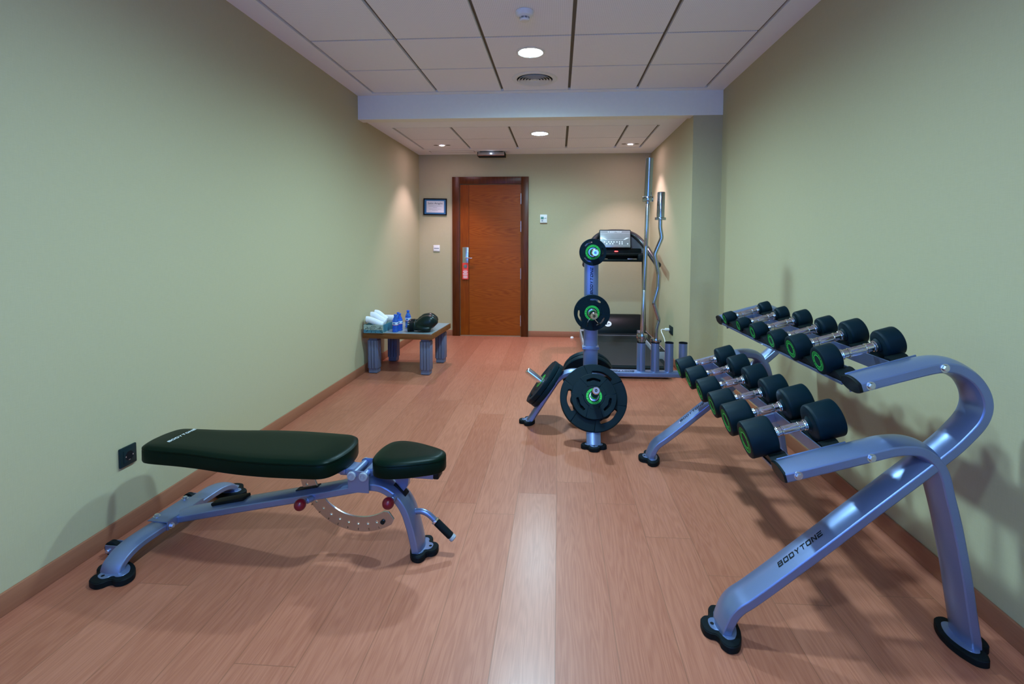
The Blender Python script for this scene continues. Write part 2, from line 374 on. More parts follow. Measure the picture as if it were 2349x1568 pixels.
def brand(mb, mapf, length, mi=0, sub=4):
    """BODYTONE along u (0..length); mapf(u, v) gives the 3-D point, v up from the baseline"""
    word = 'BODYTONE'; pitch = 1.22; tot = pitch * 7 + 1 + .25; k = length / tot
    for i, chh in enumerate(word):
        for q in GLY[chh]:
            n = len(q)
            if n == 4:
                rows = []
                for s in range(sub + 1):
                    t = s / sub
                    a = (q[0][0] + (q[3][0] - q[0][0]) * t, q[0][1] + (q[3][1] - q[0][1]) * t)
                    b = (q[1][0] + (q[2][0] - q[1][0]) * t, q[1][1] + (q[2][1] - q[1][1]) * t)
                    rows += [a, b]
                pts = rows; fs = [[2 * s, 2 * s + 1, 2 * s + 3, 2 * s + 2] for s in range(sub)]
            else: pts = q; fs = [list(range(n))]
            mb.add([mapf((i * pitch + x + .25 * y) * k, y * k) for x, y in pts], fs, mi)
    return k

# ------------------------------------------------------------ the room
XW, XB, YB, YK, YF = 3.36, 3.1015, 4.705, 6.7814, -1.6
HC, HB, HL = 2.648, 2.4285, 2.4534
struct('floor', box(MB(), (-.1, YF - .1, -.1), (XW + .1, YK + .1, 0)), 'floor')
struct('wall_left', box(MB(), (-.1, YF - .1, 0), (0, YK + .1, 2.75)), 'wall')
mb = MB(); extrude_poly(mb, [(XW, YF), (XW + .1, YF), (XW + .1, YK), (XB, YK), (XB, YB), (XW, YB)], 0, 2.75)
struct('wall_right', mb, 'wall')
struct('wall_back', box(MB(), (-.1, YK, 0), (XW + .1, YK + .1, 2.75)), 'wall')
WX0, WX1, WZ0, WZ1 = .55, 2.75, .85, 2.25                      # the window opening behind the camera
m = MB()
for lo, hi in (((-.1, 0), (XW + .1, WZ0)), ((-.1, WZ1), (XW + .1, 2.75)), ((-.1, WZ0), (WX0, WZ1)), ((WX1, WZ0), (XW + .1, WZ1))): box(m, (lo[0], YF - .1, lo[1]), (hi[0], YF, hi[1]))
struct('wall_front', m, 'wall')
m = MB(); yw = YF - .06; xm = (WX0 + WX1) / 2
for x0, x1, z0, z1 in ((WX0, WX0 + .05, WZ0, WZ1), (WX1 - .05, WX1, WZ0, WZ1), (WX0 + .05, WX1 - .05, WZ0, WZ0 + .05), (WX0 + .05, WX1 - .05, WZ1 - .05, WZ1), (xm - .03, xm + .03, WZ0 + .05, WZ1 - .05)): box(m, (x0, yw - .03, z0), (x1, yw + .03, z1), 0, .004)
w1 = struct('window_1', m, 'white_plastic')
for x0, x1 in ((WX0 + .05, xm - .03), (xm + .03, WX1 - .05)): obj('pane', box(MB(), (x0, yw - .004, WZ0 + .05), (x1, yw + .004, WZ1 - .05)), 'glass', w1)

def ceiling(name, xs, ys, x0, x1, y0, y1, z, gw, gt):
    """plaster border around a grid of perforated panels separated by recessed dark joints"""
    m = MB(); gx0, gx1, gy0, gy1 = xs[0], xs[-1], ys[0], ys[-1]
    def q(a, b, c, d, zz, mi): m.add([(a, c, zz), (b, c, zz), (b, d, zz), (a, d, zz)], [[0, 1, 2, 3]], mi)
    box(m, (x0, y0, z + .03), (x1, y1, z + .10), 0)
    box(m, (gx0 - gw / 2, gy0 - gt / 2, z + .022), (gx1 + gw / 2, gy1 + gt / 2, z + .031), 2)
    for a, b, c, d in ((x0, gx0 - gw / 2, y0, y1), (gx1 + gw / 2, x1, y0, y1), (gx0 - gw / 2, gx1 + gw / 2, gy1 + gt / 2, y1), (gx0 - gw / 2, gx1 + gw / 2, y0, gy0 - gt / 2)):
        if b - a > .001 and d - c > .001: box(m, (a, c, z), (b, d, z + .032), 0)
    for i in range(len(xs) - 1):
        for j in range(len(ys) - 1):
            box(m, (xs[i] + gw / 2, ys[j] + gt / 2, z + .001), (xs[i + 1] - gw / 2, ys[j + 1] - gt / 2, z + .026), 1)
    return struct(name, m, ['plaster', 'panel', 'groove'])
ceiling('ceiling', [.18 + .6 * i for i in range(6)], [4.62 - .6 * j for j in range(10, -1, -1)], 0, XW, YF, YB, HC, .024, .017)
ceiling('ceiling.001', [.18, .78, 1.38, 1.98, 2.58, 2.887], [5.18, 5.78, 6.38], 0, XB, YB + .12, YK, HL, .026, .014)
struct('trim_1', box(MB(), (0, YB - .003, HB), (XW, YB + .12, 2.75)), 'beam')
def skirting(name, lo, hi, m_): struct(name, box(MB(), lo, hi, 0, .003), m_)
skirting('baseboard_left', (0, YF, 0), (.012, YK, .079), 'skirt_y')
skirting('baseboard_right', (XW - .012, YF, 0), (XW, YB, .079), 'skirt_y')
skirting('baseboard_right.001', (XB - .012, YB - .012, 0), (XB, YK, .079), 'skirt_y')
skirting('baseboard_return', (XB, YB - .012, 0), (XW - .012, YB, .079), 'skirt_y')
skirting('baseboard_back', (.012, YK - .012, 0), (.459, YK, .079), 'skirt_y')
skirting('baseboard_back.001', (1.495, YK - .012, 0), (XB - .012, YK, .079), 'skirt_y')
# slim metal air slot let into the ceiling border over the door corner
m = MB(); zz = HL - .0015
for lo, hi in (((.213, 6.50), (.80, 6.508)), ((.213, 6.612), (.80, 6.62)), ((.213, 6.508), (.221, 6.612)), ((.792, 6.508), (.80, 6.612))):
    box(m, (*lo, zz), (*hi, HL), 1)
box(m, (.221, 6.508, HL - .0008), (.792, 6.612, HL), 0)
struct('trim_2', m, ['plaster', 'pale_grey'])

# ------------------------------------------------------------ door
YD = YK - .008
door = struct('door_1', box(MB(), (.567, YD, .012), (1.390, YK, 2.05)), 'door')
m = MB(); box(m, (.567, YD - .0015, .012), (.683, YD, 2.05)); o = obj('door_stile', m, 'door_v', door)
o = obj('door_groove', box(MB(), (.683, YD - .0018, .012), (.6875, YD, 2.05)), 'frame_wood', door)
m = MB()
box(m, (.461, YK - .03, 0), (.562, YK, 2.152), 0, .003); box(m, (1.394, YK - .03, 0), (1.493, YK, 2.152), 0, .003)
box(m, (.562, YK - .03, 2.056), (1.394, YK, 2.152), 0, .003)
obj('door_frame', m, 'frame_wood', door)
for z0, z1 in ((1.787, 1.933), (1.415, 1.561), (.781, .928), (.141, .287)):
    m = MB()
    for a, b in ((z0, (z0 + z1) / 2 - .002), ((z0 + z1) / 2 + .002, z1)): cyl(m, (1.391, YD - .009, a), (1.391, YD - .009, b), .0075, 0, 14)
    box(m, (1.386, YD - .009, z0), (1.396, YD + .002, z1), 0); obj('hinge', m, 'zinc', door)
lk = obj('lock_plate', box(MB(), (.598, YD - .018, .90), (.681, YD - .001, 1.209), 0, .004), 'steel', door)
m = MB(); cyl(m, (.645, YD - .018, 1.065), (.645, YD - .06, 1.065), .011)
sweep(m, smooth([(.640, YD - .055, 1.065), (.68, YD - .057, 1.067), (.715, YD - .055, 1.062), (.738, YD - .05, 1.064)], 5), circ(.0075, 12))
obj('lever_handle', m, 'chrome', door)

hg = thing('door_hanger', 'red do-not-disturb card hanging from the metal lock plate of the door', 'door hanger', (.6385, YD - .0205, .885))
pts = [(-.041, -.11), (.041, -.11), (.041, .112), (-.041, .112)]
hole = [(.026 * math.cos(2 * PI * k / 24), .062 + .026 * math.sin(2 * PI * k / 24)) for k in range(24)]
T = Matrix.Rotation(PI / 2, 4, 'X')
obj('card', curve_fill(MB(), [pts, hole], .002, 0, 0, T), 'hanger', hg)
m = MB()
for zz, w in ((.012, .05), (-.004, .062), (-.012, .062), (-.022, .04), (-.034, .066), (-.042, .066), (-.053, .05), (-.066, .066), (-.074, .05), (-.086, .066), (-.094, .044)):
    box(m, (-w / 2, -.0019, zz - .0022), (w / 2, -.001, zz + .0022))
obj('printed_lines', m, 'white_ink', hg)

# ------------------------------------------------------------ wall fittings
fs = thing('framed_sign', 'black framed room sign with blue mount left of the door', 'sign', (.224, YK, 1.754), (0, R(.8), 0))
w, h = .160, .112; m = MB()
for lo, hi in (((-w, -h), (w, -h + .014)), ((-w, h - .014), (w, h)), ((-w, -h + .014), (-w + .014, h - .014)), ((w - .014, -h + .014), (w, h - .014))):
    box(m, (lo[0], -.022, lo[1]), (hi[0], -.0005, hi[1]), 0, .002)
obj('frame', m, 'black_ink', fs)
obj('mount', box(MB(), (-w + .013, -.012, -h + .013), (w - .013, -.001, h - .013)), 'mat_blue', fs)
obj('paper', box(MB(), (-.119, -.0135, -.078), (.121, -.0118, .078)), 'paper', fs)
m = MB(); TX = lambda z, x=0: Matrix.Translation((x, -.0142, z)) @ Matrix.Rotation(PI / 2, 4, 'X')
m2 = MB(); m3 = MB(); text(m2, 'Salón Aragón', .038, TX(.034))
for z_, w_ in ((.010, .175), (-.011, .058), (-.032, .165), (-.052, .075)):
    x = -w_ / 2
    while x < w_ / 2:
        l = random.uniform(.004, .013); box(m3, (x, -.0142, z_ - .0017), (min(x + l, w_ / 2), -.0137, z_ + .0017)); x += l + .0026
obj('lettering', m2, 'black_ink', fs); obj('small_lettering', m3, 'grey_plastic', fs)

cs = thing('card_switch', 'white key-card switch on the wall below the framed sign', 'switch', (.2395, YK, 1.192))
obj('plate', box(MB(), (-.0435, -.012, -.0435), (.0435, -.0005, .0435), 0, .003), 'white_plastic', cs)
obj('slot', box(MB(), (-.034, -.0135, -.008), (.034, -.0115, .006), 0, .001), 'pale_grey', cs)
obj('cover', box(MB(), (-.036, -.016, -.036), (.036, -.0115, -.012), 0, .002), 'white_plastic', cs)
th = thing('thermostat', 'white thermostat box with small green display right of the door', 'thermostat', (1.694, YK, 1.593))
obj('housing', box(MB(), (-.047, -.028, -.055), (.047, -.0005, .055), 0, .004), 'white_plastic', th)
obj('display', box(MB(), (-.036, -.0292, -.008), (.002, -.0275, .026), 0, .001), 'lcd', th)
obj('button', box(MB(), (.010, -.0295, .002), (.038, -.0275, .012), 0, .001), 'pale_grey', th)
m = MB(); lathe(m, [(0, 0), (.012, 0), (.012, .003), (0, .003)], 20, 0, Matrix.Translation((-.017, -.0275, -.026)) @ Matrix.Rotation(PI / 2, 4, 'X')); obj('dial', m, 'pale_grey', th)

def outlet(label, P, ang, w=.043):
    t = thing('power_outlet', label, 'power outlet', P, (0, 0, ang))    # local: front faces -y
    obj('plate', box(MB(), (-w, -.011, -.043), (w, -.0005, .043), 0, .004), 'socket', t)
    m = MB(); box(m, (-.028, -.014, -.028), (.028, -.010, .028), 0, .002)
    obj('insert', m, 'socket', t)
    m = MB(); TT = Matrix.Translation((0, -.0142, 0)) @ Matrix.Rotation(PI / 2, 4, 'X')
    lathe(m, [(0, .0003), (.0205, .0003), (.0205, -.001)], 28, 0, TT); obj('socket_well', m, 'black_ink', t)
    for s in (-1, 1): obj('earth_clip', box(MB(), (s * .018 - .002, -.0152, -.003), (s * .018 + .002, -.0142, .003)), 'zinc', t)
    obj('earth_pin', box(MB(), (-.004, -.0150, -.0185), (.004, -.0143, -.0165)), 'zinc', t); return t
outlet('dark green socket on the left wall behind the head of the bench', (0, 2.056, .338), R(90))
outlet('dark green socket with a white plug on the wall beside the treadmill', (XB, 5.425, .352), R(-90), .075)
pc = thing('power_cable', 'white cable plugged into the socket beside the treadmill', 'cable', (3.05, 5.46, .35))
m = MB(); cyl(m, (.036, 0, 0), (-.012, 0, 0), .017, 0, 18, .004); obj('plug', m, 'white_plastic', pc)
m = MB(); tube(m, smooth([(-.012, 0, 0), (-.05, .0, -.01), (-.03, -.1, -.10), (-.035, -.17, -.24), (-.02, -.13, -.335), (.0, .12, -.344), (.0, .5, -.344)], 8), .0045, 0, 10)
obj('cord', m, 'white_plastic', pc)
m = MB(); lathe(m, [(0, 0), (.024, 0), (.024, .004), (.020, .016), (.012, .022), (0, .023)], 24)
ds = obj('door_stop', m, 'white_plastic'); ds.location = (2.083, 6.727, 0); tag(ds, 'small cream half-round door stop on the floor by the back wall', 'door stop')

# ------------------------------------------------------------ ceiling fittings
def downlight(label, x, y, z, k=1.0, group='round cold LED downlights'):
    t = thing('downlight', label, 'ceiling lamp', (x, y, z), (0, 0, 0), group)
    m = MB(); lathe(m, [(.085, -.003), (.090, -.006), (.104, -.003), (.106, .0), (.088, .0), (.086, .002)], 40); obj('trim_ring', m, 'white_plastic', t)
    m = MB(); lathe(m, [(0, -.0035), (.086, -.0035), (.086, -.001), (0, -.001)], 40); obj('diffuser', m, 'led', t)
    ld = bpy.data.lights.new('downlight_beam', 'SPOT'); ld.energy = LED_W * k; ld.color = LED_COL; ld.spot_size = R(170); ld.spot_blend = .85; ld.shadow_soft_size = .075
    lo = bpy.data.objects.new('downlight_beam', ld); COL.objects.link(lo); lo.location = (0, 0, -.012); lo.parent = t
    return t
downlight('round LED downlight in the front ceiling next to the air diffuser', 1.684, 3.705, HC, 1.55)
downlight('round LED downlight in the lower ceiling beyond the beam', 1.684, 5.514, HL, .8)
for y, k in ((1.9, 1.15), (.1, .75), (-1.1, .6)): downlight('round LED downlight in the ceiling over the near part of the room', 1.684, y, HC, k)

def spot(label, x, y, z):
    t = thing('spotlight', label, 'ceiling spotlight', (x, y, z), (0, 0, 0), 'small warm spotlights near the door')
    m = MB(); lathe(m, [(.030, -.002), (.034, -.005), (.048, -.003), (.050, .0), (.032, .0)], 32); obj('bezel', m, 'white_plastic', t)
    m = MB(); lathe(m, [(0, -.004), (.022, -.004), (.022, -.001), (0, -.001)], 24); obj('bulb', m, 'hal', t)
    for s in (-1, 1):
        T = Matrix.Translation((s * .075, 0, 0)) @ Matrix.Diagonal((1.5, 1, 1, 1)); m = MB()
        lathe(m, [(0, -.0025), (.018, -.0025), (.02, 0), (0, 0)], 20, 0, T); obj('tilt_slot', m, 'groove', t)
    ld = bpy.data.lights.new('spot_beam', 'SPOT'); ld.energy = HAL_W; ld.color = HAL_COL; ld.spot_size = R(96); ld.spot_blend = .55; ld.shadow_soft_size = .025
    lo = bpy.data.objects.new('spot_beam', ld); COL.objects.link(lo); lo.location = (0, 0, -.01); lo.parent = t
spot('small warm spotlight in the lower ceiling near the left wall', .473, 6.12, HL)
spot('small warm spotlight in the lower ceiling near the right wall', 2.741, 6.15, HL)

av = thing('air_diffuser', 'round white ceiling air diffuser with concentric rings', 'air vent', (1.686, 4.30, HC))
m = MB(); lathe(m, [(.150, .001), (.150, -.007), (.160, -.010), (.185, -.006), (.192, 0), (.150, .001)], 56); obj('rim', m, 'white_plastic', av)
m = MB(); lathe(m, [(0, -.0012), (.150, -.0012), (.150, .0005), (0, .0005)], 48); obj('back_plate', m, 'black_ink', av)
for r in (.132, .108, .084, .060, .036):
    m = MB(); lathe(m, [(r - .009, -.002), (r + .006, -.016), (r + .009, -.016), (r - .003, -.002), (r - .009, -.002)], 48); obj('ring', m, 'white_plastic', av)
m = MB(); lathe(m, [(0, -.012), (.016, -.012), (.019, -.002), (0, -.002)], 28); obj('hub', m, 'white_plastic', av)

sd = thing('smoke_detector', 'white smoke detector on the ceiling panel nearest the camera', 'smoke detector', (1.684, 3.06, HC))
m = MB(); lathe(m, [(0, 0), (.054, 0), (.055, -.004), (.051, -.022), (.044, -.030), (.031, -.034), (.030, -.036)], 40); obj('base', m, 'white_plastic', sd)
m = MB(); lathe(m, [(.0285, -.035), (.0285, -.046), (0, -.046)], 36); obj('sensing_chamber', m, 'black_ink', sd)
m = MB(); lathe(m, [(0, -.045), (.030, -.045), (.030, -.050), (.024, -.056), (0, -.058)], 36)
for k in range(8):
    T = Matrix.Rotation(k * PI / 4, 4, 'Z'); box(m, (.0265, -.002, -.046), (.0305, .002, -.034), 0, 0, T)
lathe(m, [(.0278, -.040), (.0302, -.040), (.0302, -.0415), (.0278, -.0415), (.0278, -.040)], 36)
obj('cap', m, 'white_plastic', sd)

el = thing('ceiling_sensor_box', 'silver wedge-shaped sensor box on a black mount above the door', 'sensor box', (1.018, 6.60, HL))
obj('mount', box(MB(), (-.150, -.03, -.016), (.150, .084, -.0005), 0, .004), 'black_ink', el)
m = MB(); sec = [(-.055, -.012), (-.078, -.052), (-.072, -.058), (.085, -.058), (.085, -.012)]
vs = [(s * .172, y, z) for s in (-1, 1) for y, z in sec]; n = len(sec)
m.add(vs, [list(range(n))[::-1], list(range(n, 2 * n))] + [[i, (i + 1) % n, n + (i + 1) % n, n + i] for i in range(n)]); obj('body', m, 'steel', el)
m = MB(); box(m, (-.178, -.072, -.063), (.178, .085, -.058), 0); obj('bottom_trim', m, 'black_ink', el)
for s_ in (-1, 1): obj('end_trim', box(MB(), (min(s_ * .172, s_ * .178), -.074, -.058), (max(s_ * .172, s_ * .178), .085, -.012), 0, .002), 'black_ink', el)
m = MB(); box(m, (-.012, -.0735, -.036), (.012, -.0640, -.027), 0, .001); obj('indicator', m, 'blue_led', el)

# ------------------------------------------------------------ shared gym-equipment pieces
def foot_outline(s=1.0, w=1.0):
    h = [(.073, 0), (.069, .021), (.055, .033), (.040, .036), (.031, .046), (.029, .064), (.012, .081), (-.018, .076), (-.038, .050), (-.048, .022)]
    pts = h + [(-.050, 0)] + [(x, -y) for x, y in h[:0:-1]]
    return [(p.x * s, p.y * w) for p in smooth([Vector((a, b, 0)) for a, b in pts], 4, True)]
def rubber_foot(parent, loc, ang, s=1.0, w=1.0):
    """black rubber foot with a recessed metal base plate; local +x is the lobe"""
    T = Matrix.Translation(loc) @ Matrix.Rotation(ang, 4, 'Z')
    o = foot_outline(s, w); m = MB(); extrude_poly(m, o, 0, .024, 0, T, .003)
    inner = [(x * .70 - .002, y * .70) for x, y in o]; extrude_poly(m, [(x * .97, y * .97) for x, y in o], .0225, .0255, 0, T, .001)
    ft = obj('rubber_foot', m, 'rubber', parent)
    m = MB(); extrude_poly(m, inner, .0245, .0275, 0, T, .0005); p = obj('base_plate', m, 'paint', ft)
    m = MB(); lathe(m, [(0, .0281), (.0062, .0281), (.0062, .0276)], 18, 0, T @ Matrix.Translation((.038 * s, 0, 0))); obj('plate_hole', m, 'black_ink', ft)
    return ft

# ------------------------------------------------------------ dumbbell rack
TW, TH, TK = .100, .027, .0125
SEC = oval(TW, TH, TK)
def sc(p, k=.98154): return (1.8935 + (p[0] - 1.8935) * k, 0, 1.2833 + (p[1] - 1.2833) * k)
PA = [(2.4520, .006), (2.459, .026), (2.467, .047), (2.480, .070), (2.500, .091), (2.534, .116), (2.603, .173), (2.693, .250), (2.780, .325), (2.862, .397), (2.965, .487), (3.065, .574), (3.100, .606), (3.140, .643), (3.171, .677), (3.203, .717), (3.219, .752), (3.222, .787), (3.211, .824), (3.186, .860), (3.153, .884), (3.120, .897), (3.085, .8985), (3.040, .889), (2.942, .860), (2.843, .830)]
PBt = [(2.624, .5335), (2.736, .566), (2.848, .599), (2.930, .6235), (2.966, .632), (3.004, .635), (3.036, .630), (3.063, .615), (3.088, .589), (3.106, .553), (3.122, .490), (3.140, .425), (3.156, .360), (3.184, .228), (3.205, .110), (3.2245, .006)]
PA = smooth([sc(p) for p in PA], 5); PBt = smooth([sc(p) for p in PBt], 5)
PA[0].z = .006; PBt[-1].z = .006
FR_Y = 1.645; FR_D = 1.315; AL = R(16.65)
rack = thing('dumbbell_rack', 'silver-blue two-tier dumbbell rack along the right wall', 'dumbbell rack')
def lean_text(m, path, y0, i0, length, a0, hgt_sign=1, mi=0, lift=.0006, back=False):
    """maker's mark wrapped on the crown of a swept tube"""
    fr = frames(path, (0, 1, 0)); acc = [0]
    for i in range(1, len(path)): acc.append(acc[-1] + (path[i] - path[i - 1]).length)
    s0 = acc[i0]
    def f(u, v):
        s = s0 + u; i = max(k for k in range(len(acc)) if acc[k] <= s); i = min(i, len(acc) - 2)
        t = (s - acc[i]) / (acc[i + 1] - acc[i]); p = path[i].lerp(path[i + 1], t); n = fr[i][3].lerp(fr[i + 1][3], t).normalized()
        a = a0 + v * hgt_sign; return p + Vector((0, y0 + a, 0)) + n * (crown(a, TW, TH, TK) + lift)
    return brand(m, f, length, mi)
for k in range(2):
    y = FR_Y + k * FR_D
    sf = obj('side_frame', sweep(MB(), [p + Vector((0, y, 0)) for p in PA], SEC, (0, 1, 0)), 'paint', rack, TUBE_ANGLE)
    obj('rear_leg', sweep(MB(), [p + Vector((0, y, 0)) for p in PBt], oval(TW + .0024, TH, TK), (0, 1, 0)), 'paint', sf, TUBE_ANGLE)
    for path, sg in ((PA, -1), (PBt, 1)):
        p, q = (path[-1], path[-2]) if sg < 0 else (path[0], path[1])
        d = (p - q).normalized(); m = MB()
        sweep(m, [p + Vector((0, y, 0)) - d * .002, p + Vector((0, y, 0)) + d * .004, p + Vector((0, y, 0)) + d * .0065], [(a * 1.01, c * 1.02) for a, c in SEC], (0, 1, 0), scale=lambda t: (1, 1) if t < .9 else (.94, .92))
        obj('end_cap', m, 'plastic', sf)
    for (x, z) in ((2.870, .838), (3.087, .8985), (2.660, .544), (2.8805, .6085)):
        P = sc((x, z)); obj('bolt', hexbolt(MB(), (P[0], y - .050 if k == 0 else y + .050, P[2]), (0, -1 if k == 0 else 1, 0), .0095, .008), 'zinc', sf)
    rubber_foot(sf, (PA[0].x + .004, y, 0), PI, .98, 1.15); rubber_foot(sf, (PBt[-1].x - .014, y, 0), 0, .98, 1.15)
    m = MB(); lean_text(m, PA, y, 32, .180, -.021, 1); obj('maker_lettering', m, 'black_ink', sf)
    if k == 1:
        m = MB(); fr = frames(PA, (0, 1, 0)); i = 68; p, t, b, n = fr[i]
        T = Matrix.Translation(p + Vector((0, y - .012, 0)) + n * (TH / 2 + TK + .0003)) @ Matrix((t, b, n)).transposed().to_4x4()
        lathe(m, [(.010, 0), (.013, 0), (.013, .0004), (.010, .0004)], 24, 0, T); box(m, (-.006, -.003, 0), (.006, .0, .0004), 0, 0, T); obj('round_mark', m, 'black_ink', sf)
    # gusset weld beads where the two tubes cross
def tray_T(xc, zc): return Matrix.Translation((xc, 0, zc)) @ Matrix.Rotation(-AL, 4, 'Y')
TRAYS = {'up': (2.9318, .8686, .0648), 'low': (2.7227, .5764, .0594)}
YS = [1.786, 1.989, 2.187, 2.392, 2.601, 2.810]
DB = {'up': [(.0982, .0719), (.0968, .0719), (.0793, .067), (.0782, .067), (.0676, .060), (.0682, .060)],
      'low': [(.1285, .1023), (.1240, .1020), (.1110, .0985), (.1090, .0950), (.1090, .0940), (.1090, .0950)]}
RAIL = .054
for key, (xc, zc, hh) in TRAYS.items():
    T = tray_T(xc, zc); m = MB(); y0, y1 = 1.699, 2.906
    for s in (-1, 1):
        sx = s * RAIL
        box(m, (sx - .0018, y0, -.040), (sx + .0018, y1, .0125), 0, 0, T)
        a, b = sorted((sx, s * .118)); box(m, (a, y0, -.016), (b, y1, -.0125), 0, 0, T)
        a, b = sorted((s * .116, s * .1185)); box(m, (a, y0, -.016), (b, y1, -.006), 0, 0, T)
    for yb in (2.09, 2.76): box(m, (-RAIL, yb - .006, -.036), (RAIL, yb + .006, -.002), 0, 0, T)
    for ya in (1.6955, 2.9045): box(m, (-.100, ya, -.045), (.128, ya + .005, .0195), 0, .0015, T)
    tr = obj('tray', m, 'paint', rack)
    for i, (D, L) in enumerate(DB[key]):
        Rr = D / 2 + .001; prof = []
        ww = min(.052, Rr * .93)
        for q in range(17):
            yy = -ww + 2 * ww * q / 16; prof.append((yy, Rr - math.sqrt(Rr * Rr - yy * yy) - .0008))
        top = prof[-1][1]; lip = min(top, .021); prof = [(a, min(b, lip)) for a, b in prof]
        poly = [(-.098, -.012), (-.098, -.004), (-.068, lip * .9), (-.060, lip)] + prof + [(.060, lip), (.068, lip * .9), (.098, -.004), (.098, -.012)]
        for s in (-1, 1):
            a, b = sorted((s * (RAIL + .0045), s * .114)); m = MB(); n = len(poly)
            vs = [(x, YS[i] + yy, z) for x in (a, b) for yy, z in poly]
            m.add(vs, [list(range(n)), list(range(n, 2 * n))[::-1]] + [[q, (q + 1) % n, n + (q + 1) % n, n + q] for q in range(n)], 0, T)
            obj('saddle', m, 'plastic', tr)

# ------------------------------------------------------------ dumbbells
def polar_text(m, s, size, r, a0, T, mi=0, spacing=1.0, z=0):
    """letters set around a ring, tops outward, reading clockwise seen from +z"""
    vs, fs = text_polys(s, size, 'CENTER', spacing)
    m.add([((r + y) * math.sin(a0 + x / r), (r + y) * math.cos(a0 + x / r), z) for x, y in vs], fs, mi, T)
def annulus(m, r0, r1, z, T, mi=0, n=48): return lathe(m, [(r0, z), (r1, z), (r1, z + .0003), (r0, z + .0003), (r0, z)], n, mi, T)
db_cache = {}
def dumbbell_meshes(D, L, hh):
    key = (D, L, hh)
    if key in db_cache: return db_cache[key]
    Rr = D / 2; m = MB()
    prof = [(0, -.004), (.0195, -.004), (.0215, -.001), (.024, .002), (.42 * Rr, .004), (.5 * Rr, .0035), (Rr - .011, .005), (Rr - .004, .0075), (Rr - .0008, .0125), (Rr, .018), (Rr, L - .008), (Rr - .0012, L - .0035), (Rr - .0045, L - .0008), (Rr - .009, L), (.74 * Rr, L), (.72 * Rr, L - .0012), (0, L - .0012)]
    lathe(m, prof, 56); head = m.mesh('head', 'urethane')
    m = MB(); I = Matrix.Identity(4); z = L - .0011
    annulus(m, .655 * Rr, .69 * Rr, z, I); annulus(m, .40 * Rr, .455 * Rr, z, I)
    for q in range(2): polar_text(m, 'BODYTONE', .20 * Rr, .485 * Rr, q * PI, I, 0, 1.0, z + .0002)
    for q in range(2): polar_text(m, 'KG', .20 * Rr, .485 * Rr, PI / 2 + q * PI, I, 0, 1.0, z + .0002)
    logo = m.mesh('ring_print', 'green')
    m = MB(); H = hh; half = []
    half = [(.0158, 0), (.0160, .012), (.0150, .026), (.0148, .027), (.0168, .028), (.0168, .033), (.0148, .034), (.0150, H - .0155), (.0178, H - .0145), (.0184, H - .012), (.0178, H - .0098), (.0165, H - .0092), (.0184, H - .0082), (.0188, H - .0058), (.0180, H - .003), (.0180, H + .001)]
    full = [(r, -z) for r, z in half[::-1]] + half[1:]
    nfl = [i for i, (r, z) in enumerate(full) if abs(z) < .027]
    lathe(m, [(0, full[0][1])] + full + [(0, full[-1][1])], 48, 0, None, lambda i, k: (-.0011 if (k % 3 == 0 and (i - 1) in nfl) else 0))
    handle = m.mesh('handle', 'chrome', 25)
    db_cache[key] = (head, logo, handle); return db_cache[key]
ORD = {'up': ['nearest and thickest dumbbell on the upper tier, closest to the camera', 'second dumbbell from the camera on the upper tier, as big as the nearest', 'third dumbbell from the camera on the upper tier, medium sized',
              'fourth dumbbell from the camera on the upper tier, medium sized', 'fifth dumbbell from the camera on the upper tier, small, ring print faint', 'farthest small dumbbell on the upper tier, next to the far arm'],
       'low': ['biggest dumbbell of all, nearest the camera on the lower tier', 'second dumbbell from the camera on the lower tier, nearly as big as the first', 'third dumbbell from the camera on the lower tier',
               'fourth dumbbell from the camera on the lower tier, third from the far end', 'fifth dumbbell from the camera on the lower tier, last but one', 'farthest dumbbell on the lower tier, seen before the bar holders']}
for key, (xc, zc, hh) in TRAYS.items():
    for i, (D, L) in enumerate(DB[key]):
        n = Vector((-math.sin(AL), 0, math.cos(AL))); P = Vector((xc, YS[i], zc)) + n * (D / 2)
        t = thing('dumbbell', 'black ' + ORD[key][i], 'dumbbell', P, (0, -AL, 0), 'dumbbells on the ' + ('upper' if key == 'up' else 'lower') + ' tier of the rack')
        head, logo, handle = dumbbell_meshes(D, L, hh)
        spin = random.uniform(0, 2 * PI)
        for s in (-1, 1):
            Mx = Matrix.Translation((s * hh, 0, 0)) @ Matrix.Rotation(s * PI / 2, 4, 'Y') @ Matrix.Rotation(spin, 4, 'Z')
            o = link('head', head, t); o.matrix_local = Mx
            link('ring_print', logo, o)
        o = link('handle', handle, t); o.matrix_local = Matrix.Rotation(PI / 2, 4, 'Y')

